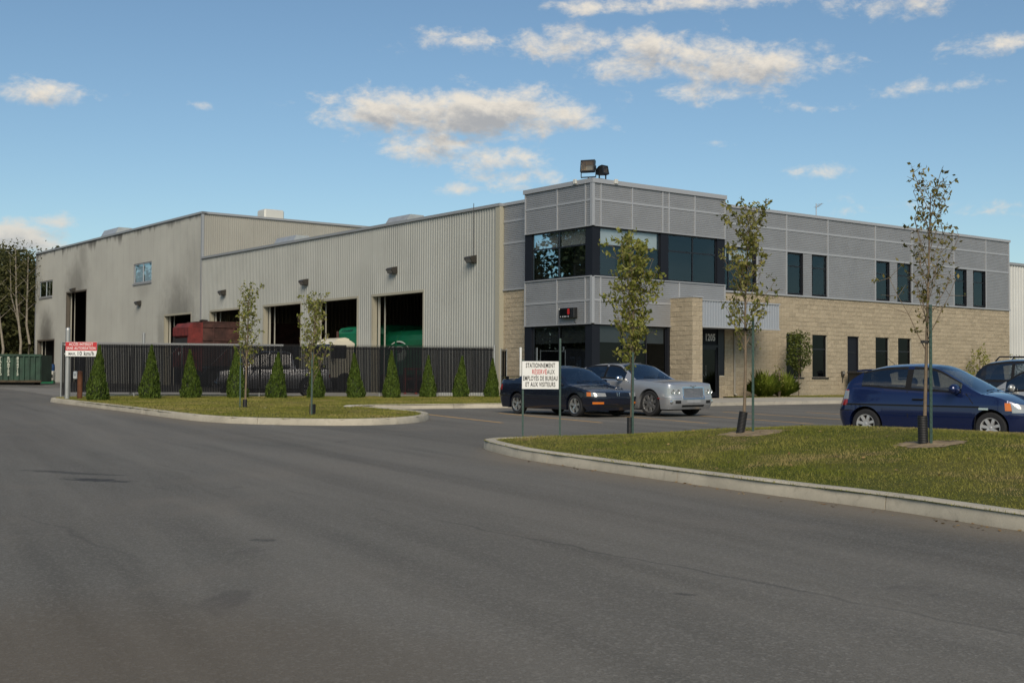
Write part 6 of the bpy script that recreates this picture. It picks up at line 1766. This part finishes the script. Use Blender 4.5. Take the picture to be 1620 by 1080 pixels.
# silver pickup behind the fence, nose to the left
def pickup():
    hd = FROT + math.pi; x_ = (432 - 810) / 1983.5 * 54.4
    P = paint('paint_silver_truck', (.22, .225, .24), .5, .35)
    loc = Vector((x_ - .1, 54.6, 0)); loc.z = gz(loc.x, loc.y) + .02
    c = Car('silver pickup truck parked behind the slatted fence, nose to the left', 'pickup_truck', 'pickup', loc, hd, None, 5.3, .95, [(0, 1.12), (.1, 1.14), (1.5, 1.14), (2.4, 1.13), (3.9, 1.12), (4.4, 1.10), (5.0, 1.02), (5.3, .90)], [(1.62, 1.13), (1.72, 1.5), (1.85, 1.80), (2.3, 1.86), (3.0, 1.86), (3.3, 1.80), (3.65, 1.5), (4.05, 1.12)], 3.3, .95, .39, P, nf=4.2, rf=.5, nr=6, rr=.25, sill=.36, arch=.07)
    c.glass = M_BLACKG; c.body((4.05, 3.28), (1.62, 1.84), [(2.85, 3.62), (1.92, 2.75)]); c.wheels(.235, ('alloy', 6, .13, .17), .24); c.seats([2.75])
    for sg in (-1, 1):
        c.lamp('headlight', .2, .6, .80, .97, M_HEAD, sg); c.lamp('grille', .64, 1., .72, .95, M_BLACKG, sg, .003); c.lamp('bumper', .0, 1., .45, .62, M_CHROME, sg, .03); c.lamp('tail_light', .05, .3, .8, 1.08, M_REDL, sg, .006, False)
    c.root.scale = (.95, .95, 1.06)
    c.mirror(3.5, 1.22, M_BLACKG, 1.3); c.handle(2.8, .98, P); c.seam([(3.72, .45), (3.72, 1.1)]); c.seam([(2.78, .45), (2.78, 1.1)]); c.seam([(1.68, .45), (1.68, 1.12)])
pickup()
# ------------------------------------------------------------------ trucks and things in the yard
M_RTRUCK = pm('worn_red', (.135, .018, .014), .75, 0, var=.55, vscale=2.0, bump=.3); M_RRUST = pm('rusty_red_brown', (.058, .024, .018), .85, var=.5, vscale=2.2, bump=.3); M_DKSTEEL = pm('dark_steel', (.02, .018, .016), .7)
def truck_wheels(root, pts, axis, r_=.5, w_=.3):
    for p in pts:
        m = MB(); m.lathe([(r_ * .55, -w_ / 2), (r_ * .95, -w_ / 2), (r_, -w_ / 3), (r_, w_ / 3), (r_ * .95, w_ / 2), (r_ * .55, w_ / 2)], 24, axis, p); wo = m.build('wheel', M_TYRE, root, smooth=40)
        m = MB(); m.lathe([(0, -w_ * .2), (r_ * .2, -w_ * .25), (r_ * .3, -w_ * .1), (r_ * .55, -w_ * .45)], 18, axis, p); m.lathe([(0, w_ * .2), (r_ * .2, w_ * .25), (r_ * .3, w_ * .1), (r_ * .55, w_ * .45)], 18, axis, p); m.build('rim', M_DKSTEEL, wo, smooth=40)
# red refuse truck backing out of the fourth door
s0, t0, t1 = -2.5, 34.7, 37.1
zg = .70
rt = thing('refuse_truck', 'rusty red refuse truck standing half out of a warehouse door', 'truck', st(s0, (t0 + t1) / 2, zg), TH)
B = 1.2
m = MB(); m.box(.9, 8.2, -B, B, 1.35, 4.02); bd = m.build('body', M_RRUST, rt)
m = MB()
for z_ in (1.35, 2.9, 3.72): m.box(.9, 8.2, -B - .06, -B, z_, z_ + .10)
m.build('side_rail', M_RRUST, bd)
for x_ in (1.55, 2.9, 4.3, 5.7, 7.1):
    m = MB(); m.box(x_, x_ + .10, -B - .05, -B, 1.45, 3.72); m.build('side_rib', M_RRUST, bd)
m = MB(); m.tube([(2.0, -B - .03, 1.6), (2.8, -B - .03, 2.85)], .04, 5); m.build('brace', M_RTRUCK, bd)
m = MB(); m.box(.86, 8.2, -B - .02, B + .02, 4.02, 4.10); m.build('roof_edge', M_RRUST, bd)
m = MB(); m.prism([(.9, 4.02), (.25, 3.98), (-.05, 3.70), (-.05, 3.2), (.15, 3.05), (.15, 2.55), (-.05, 2.3), (-.1, 1.3), (.9, 1.0)], lambda a, b_, h: (a, h, b_), -B, B); tg = m.build('tailgate', M_RTRUCK, rt)
m = MB(); m.box(.0, .20, -B + .15, B - .15, 2.56, 3.06); m.build('hopper_mouth', M_DKSTEEL, tg)
for y in (-B - .02, B - .14):
    m = MB(); m.prism([(.55, 3.95), (.25, 3.9), (.0, 3.6), (-.14, 1.4), (.1, 1.4), (.25, 3.4)], lambda a, b_, h: (a, h, b_), y, y + .16); m.build('tailgate_arm', M_RTRUCK if y < 0 else M_DKSTEEL, tg)
m = MB(); m.tube([(.75, -B + .1, 4.10), (.95, -B + .25, 4.16), (1.3, -B + .25, 4.14)], .06, 6); m.build('hydraulic_hose', M_DKSTEEL, rt)
m = MB()
for k, x_ in enumerate((.02, .06)): m.box(-.06 - .01 * k, -.04, -.55 + .5 * k, -.15 + .5 * k, 2.02, 2.2)
m.build('plate', M_WHITE, tg)
m = MB(); m.box(.6, 8.4, -.5, .5, .75, 1.2); m.build('chassis', M_DKSTEEL, rt)
truck_wheels(rt, [(1.9, -1.0, .5), (1.9, 1.0, .5), (3.1, -1.0, .5), (3.1, 1.0, .5), (7.4, -1.0, .5), (7.4, 1.0, .5)], 'y')

# green truck nose out of the second door
M_GREEN = pm('truck_green', (.006, .15, .068), .42, .05, var=.12, vscale=1.5, coat=.2); M_CREAM = pm('cab_cream', (.62, .58, .46), .45, coat=.3)
gt = thing('refuse_truck', 'green bodied truck with a cream cab coming out of the second warehouse door', 'truck', st(-1.2, 20.7, .62), TH)
m = MB(); m.prism([(1.75, .95), (8.5, .95), (8.5, 3.52), (2.5, 3.52), (2.05, 3.42), (1.8, 3.12)], lambda a, b_, h: (a, h, b_), -1.2, 1.2); bd = m.build('body', M_GREEN, gt)
m = MB()
for x_ in (2.9, 4.6, 6.3): m.box(x_, x_ + .12, -1.25, -1.2, 1.0, 3.5)
m.box(2.6, 8.4, -1.1, -1.0, 3.52, 3.60); m.build('body_rib', M_GREEN, bd)
m = MB(); m.box(2.95, 3.35, -1.27, -1.20, 3.1, 3.42); m.build('access_hatch', pm('hatch_pale_green', (.12, .42, .25), .5), bd)
m = MB(); m.box(1.70, 1.80, .3, 1.0, 2.72, 2.78); m.build('body_step', M_DKSTEEL, bd)
text_part('lettering', 'CRAMER', .26, pm('dark_green_ink', (.004, .04, .02), .5), bd, (1.90, .25, 3.25), (.0, -1, 0), (.55, 0, .835), sx=1.1, bold=.01)
# cab
m = MB(); m.prism([(.02, .75), (1.55, .75), (1.6, 2.55), (1.35, 2.70), (.45, 2.70), (.22, 2.50), (.05, 1.75)], lambda a, b_, h: (a, h, b_), -1.08, 1.08); cb = m.build('cab', M_CREAM, gt)
m = MB(); m.prism([(.55, 2.70), (1.40, 2.70), (1.35, 2.80), (1.1, 2.86), (.75, 2.80)], lambda a, b_, h: (a, h, b_), -.9, .9); m.build('roof_fairing', M_CREAM, cb)
m = MB(); m.quad((.045, -.95, 1.72), (.045, .95, 1.72), (.21, .92, 2.50), (.21, -.92, 2.50)); m.build('windscreen', M_BLACKG, cb)
m = MB(); m.add([(.3, -1.085, 1.75), (1.1, -1.085, 1.75), (1.1, -1.085, 2.45), (.42, -1.085, 2.45)], [(0, 1, 2, 3)]); m.build('side_window', M_BLACKG, cb)
m = MB(); m.box(-.03, .03, -.8, .8, 1.0, 1.4); m.build('grille', M_DKSTEEL, cb)
m = MB(); m.box(-.25, .05, -1.15, 1.15, .42, .78); m.build('bumper', M_DKSTEEL, cb)
for y in (-1.3, 1.3):
    m = MB(); m.box(.10, .22, y - .12, y + .12, 1.75, 2.45); m.tube([(.2, y * .85, 2.6), (.16, y, 2.45)], .02, 5); m.build('mirror', M_DKSTEEL, cb)
for y in (-.75, .75):
    m = MB(); m.lathe([(0, -.05), (.1, -.04), (.11, 0)], 14, 'x', (-.02, y, .95)); m.build('headlight', M_HEAD, cb)
m = MB(); m.tube([(1.68, .9, .9), (1.68, .9, 3.25)], .07, 8); m.build('exhaust_stack', M_RRUST, gt)
m = MB(); m.box(.2, 8.5, -.5, .5, .55, .95); m.build('chassis', M_DKSTEEL, gt)
truck_wheels(gt, [(1.0, -1.0, .5), (1.0, 1.0, .5), (5.6, -1.0, .5), (5.6, 1.0, .5), (6.8, -1.0, .5), (6.8, 1.0, .5)], 'y')

# dark green truck inside the nearest door with the oval logo
lt = thing('refuse_truck', 'dark green truck with an oval white logo inside the nearest warehouse door', 'truck', st(1.7, 15.6, .58), TH)
M_GREEN2 = pm('truck_deep_green', (.005, .115, .05), .4, .05, var=.15, vscale=1.2)
prof = [(0, .95), (0, 2.72), (.10, 3.0), (.35, 3.22), (.75, 3.3), (1.65, 3.3), (2.05, 3.22), (2.3, 3.0), (2.4, 2.72), (2.4, .95)]
m = MB(); m.prism(prof, lambda a, b_, h: (a, h, b_), -3.6, 3.3); bd = m.build('body', M_GREEN2, lt)
for y in (-3.4, -1.6, 1.9, 3.1):
    m = MB(); m.prism([(-.05, .95), (-.05, 2.74), (.06, 3.03), (.34, 3.27), (.34, 3.2), (.08, 2.95), (.0, 2.7), (.0, .95)], lambda a, b_, h: (a, h, b_), y, y + .12); m.build('body_rib', M_GREEN2, bd)
m = MB(); m.box(-.04, .0, -3.6, 3.3, 2.46, 2.54); m.build('side_rail', M_GREEN2, bd)
# logo: two open oval sweeps and a lettered plate, centred where the sweep shows over the fence
def sweep(name, cy_, cz_, ra, rb_, a0, a1, wd, mat_, off):
    m = MB(); rows = []
    for i in range(25):
        t = i / 24; a = R(a0 + (a1 - a0) * t); k = wd * math.sin(math.pi * min(1, max(0, .08 + .84 * t)))
        rows.append([(-off, cy_ - (ra - k) * math.cos(a), cz_ + (rb_ - k) * math.sin(a)), (-off, cy_ - (ra + k) * math.cos(a), cz_ + (rb_ + k) * math.sin(a))])
    m.grid(rows); return m.build(name, mat_, bd)
LC = (1.75, 2.05)
M_LOGO = pm('logo_white', (.62, .62, .56), .5)
sweep('logo_arc', LC[0], LC[1], 1.10, .62, 12, 118, .028, M_LOGO, .012); sweep('logo_arc', LC[0] - .10, LC[1], 1.16, .64, 70, 185, .032, M_LOGO, .014)
sweep('logo_arc', LC[0] + .03, LC[1] + .02, .92, .52, 25, 105, .05, pm('logo_black', (.004, .006, .005), .5), .013); sweep('logo_arc', LC[0] - .07, LC[1], .96, .47, 95, 178, .025, M_LOGO, .013)
m = MB(); n = 28; ce = [(-.011, LC[0] - .78 * math.cos(2 * math.pi * k / n), LC[1] + .40 * math.sin(2 * math.pi * k / n)) for k in range(n)]; m.add(ce, [tuple(range(n))]); m.build('logo_plate', pm('logo_mint', (.35, .42, .34), .5), bd)
text_part('lettering', 'SER', .42, pm('logo_black', (.004, .006, .005), .5), bd, (-.016, LC[0], LC[1] + .17), (0, -1, 0), (0, 0, 1), sx=1.15, bold=.015)
m = MB(); m.box(.6, 1.8, -5.4, 3.2, .55, .95); m.build('chassis', M_DKSTEEL, lt)
m = MB(); m.prism([(.1, .7), (2.3, .7), (2.3, 2.3), (2.1, 2.65), (.3, 2.65), (.1, 2.3)], lambda a, b_, h: (a, h, b_), -5.5, -3.75); m.build('cab', M_GREEN2, lt)
truck_wheels(lt, [(.35, -2.4, .5), (.35, -1.2, .5), (.35, -4.6, .5), (2.05, -2.4, .5), (2.05, -1.2, .5), (2.05, -4.6, .5)], 'x')

# green roll-off container at the left edge
dc = ground_px(65, 609)
dm = thing('container', 'weathered green roll-off container with white stacked characters at the left edge', 'container', (dc.x, dc.y, gz(dc.x, dc.y)), R(4))
M_DGREEN = pm('container_green', (.018, .048, .028), .7, var=.4, vscale=1.6, bump=.25, bscale=12); M_DRUST = pm('container_rust', (.06, .045, .025), .85, var=.4, vscale=3)
LN = 6.2
m = MB(); m.box(-LN, 0, 0, .06, .22, 2.02); m.box(-LN, 0, 2.3, 2.36, .22, 2.02); m.box(-.06, 0, .06, 2.3, .22, 2.02); m.box(-LN, -LN + .06, .06, 2.3, .22, 2.02); m.box(-LN + .06, -.06, .06, 2.3, .22, .30); bd = m.build('body', M_DGREEN, dm)
for k in range(18):
    x_ = -LN + .1 + k * (LN - .25) / 17; m = MB(); m.prism([(0, 0), (.035, -.09), (.105, -.09), (.14, 0)], lambda a, b_, h: (x_ + a, b_, h), .32, 1.92); m.build('rib', M_DGREEN, bd)
m = MB(); m.box(-LN - .03, .03, -.10, .0, 1.92, 2.06); m.build('top_rail', M_DGREEN, bd)
m = MB(); m.box(-LN - .03, .03, -.10, .0, .18, .32); m.build('bottom_rail', M_DRUST, bd)
m = MB(); m.box(-LN + .2, -.6, .4, .6, .0, .2); m.box(-LN + .2, -.6, 1.7, 1.9, .0, .2); m.build('skid', M_DKSTEEL, dm)
for px_, chars in ((2, 'TASBEO'), (15, 'ROBT52'), (29, '824713')):
    x_ = (px_ - 65) / 23.6
    for k, ch in enumerate(chars): text_part('lettering', ch, .24, pm('faded_white', (.40, .42, .33), .7), bd, (x_, -.096, 1.78 - k * .215), (1, 0, 0), (0, 0, 1), sx=1.15, bold=.012)
tp_ = ground_px(76, 607); r_ = thing('liquid_tote', 'white plastic tote with a green foot at the far open doorway', 'tote', (tp_.x, tp_.y, tp_.z), R(8))
m = MB(); m.bevbox(-.42, .42, -.4, .4, .22, .92, .06); m.build('tank', pm('tote_white', (.55, .54, .47), .5, var=.15, vscale=3), r_)
m = MB(); m.bevbox(-.42, .42, -.4, .4, .0, .22, .03); m.build('foot', pm('tote_green', (.012, .16, .07), .5), r_)
m = MB(); m.bevbox(.12, .40, -.46, -.40, .45, .68, .02); m.build('valve_box', M_DKSTEEL, r_)
m = MB(); m.lathe([(.13, .92), (.13, 1.0), (0, 1.0)], 14); m.build('cap', M_DKSTEEL, r_)
tp_ = ground_px(80, 604); r_ = thing('drum', 'blue plastic drum behind the white tote at the far doorway', 'drum', (tp_.x, tp_.y, tp_.z), 0)
m = MB(); m.lathe([(0, 0), (.28, 0), (.31, .1), (.31, .5), (.33, .55), (.31, .6), (.31, 1.1), (.33, 1.15), (.31, 1.2), (.28, 1.42), (0, 1.42)], 20); m.build('shell', pm('drum_blue', (.02, .06, .16), .5), r_, smooth=40)
m = MB(); m.lathe([(.05, 1.42), (.05, 1.46), (0, 1.46)], 10, 'z', (.15, 0, 0)); m.build('bung', M_DKSTEEL, r_)
# red steel rack behind the fence
q_ = ground_px(655, 624); rk = thing('steel_rack', 'low red steel rack behind the fence right of the cedar under the logo', 'rack', (q_.x, q_.y + 1.2, gz(q_.x, q_.y) + .02), FROT)
for x_ in (-.55, .0, .5):
    m = MB(); m.box(x_ - .06, x_ + .06, -.05, .05, 0, 1.3); m.build('upright', M_RTRUCK, rk)
for z_ in (.15, .7, 1.2):
    m = MB(); m.box(-.6, .6, .05, .10, z_, z_ + .1); m.build('rail', M_RTRUCK, rk)
# a few pale stones on the left lawn
for lab, px_, py_, r0 in (('pale flat stone on the left lawn by the inner kerb', 552, 650, .20), ('small pale stone on the left lawn between the slim trees', 419, 652, .07)):
    q_ = ground_px(px_, py_); o = thing('stone', lab, 'stone', (q_.x, q_.y, gz(q_.x, q_.y) + .12), .4)
    g = random.Random(px_); rows = []
    for i in range(7):
        a = math.pi * i / 6 - math.pi / 2; rows.append([(r0 * math.cos(a) * math.cos(b_) * g.uniform(.9, 1.1), r0 * .7 * math.cos(a) * math.sin(b_) * g.uniform(.9, 1.1), r0 * .35 * math.sin(a)) for b_ in [2 * math.pi * k / 10 for k in range(11)]])
        rows[-1][-1] = rows[-1][0]
    MB().grid(rows).build('rock', conc('pale_stone', (.42, .40, .34)), o)
# fallen leaves on the lawns and along the kerb foot
g = np.random.default_rng(77); cs = []
for (cx_, cy_, sx_, sy_, n_) in ((2.2, 21.8, 1.2, 1.2, 60), (3.6, 19.3, 1.3, 1.6, 70), (5.2, 16.2, 1.5, 1.5, 70), (3.2, 14.8, 1.6, 2.2, 60), (-8.2, 40, 2, 3, 90), (-5.4, 34, 1.5, 2.5, 90)):
    for _ in range(n_):
        x_, y_ = g.normal(cx_, sx_), g.normal(cy_, sy_)
        if inside(ISL, np.array([x_]), np.array([y_]))[0]: cs.append((x_, y_, zl(x_, y_) + .03))
        elif inside(LL, np.array([x_]), np.array([y_]))[0]: cs.append((x_, y_, gz(x_, y_) + .19))
for _ in range(90):
    t = g.uniform(0, 1); cs.append((.29 + 4.05 * t - abs(g.normal(.12, .12)), 18.42 - 7.78 * t, gz(0, 18.42 - 7.78 * t) + .006))
C = np.array(cs); n = len(C); U = unit(g.normal(0, 1, (n, 3)) * np.array([1, 1, .15])); Nn = unit(g.normal(0, .25, (n, 3)) + np.array([0, 0, 1])); Nn = unit(Nn - U * (Nn * U).sum(1, keepdims=True)); L = g.uniform(.03, .065, n)
setp(link('fallen_leaves', np_mesh('fallen_leaves', leaf_quads(C, Nn, U, L, L * .6).reshape(-1, 3), np.arange(n * 4).reshape(n, 4)), leafmat('dry_leaf', (.16, .085, .03), (.34, .23, .09), .1)), kind='stuff')
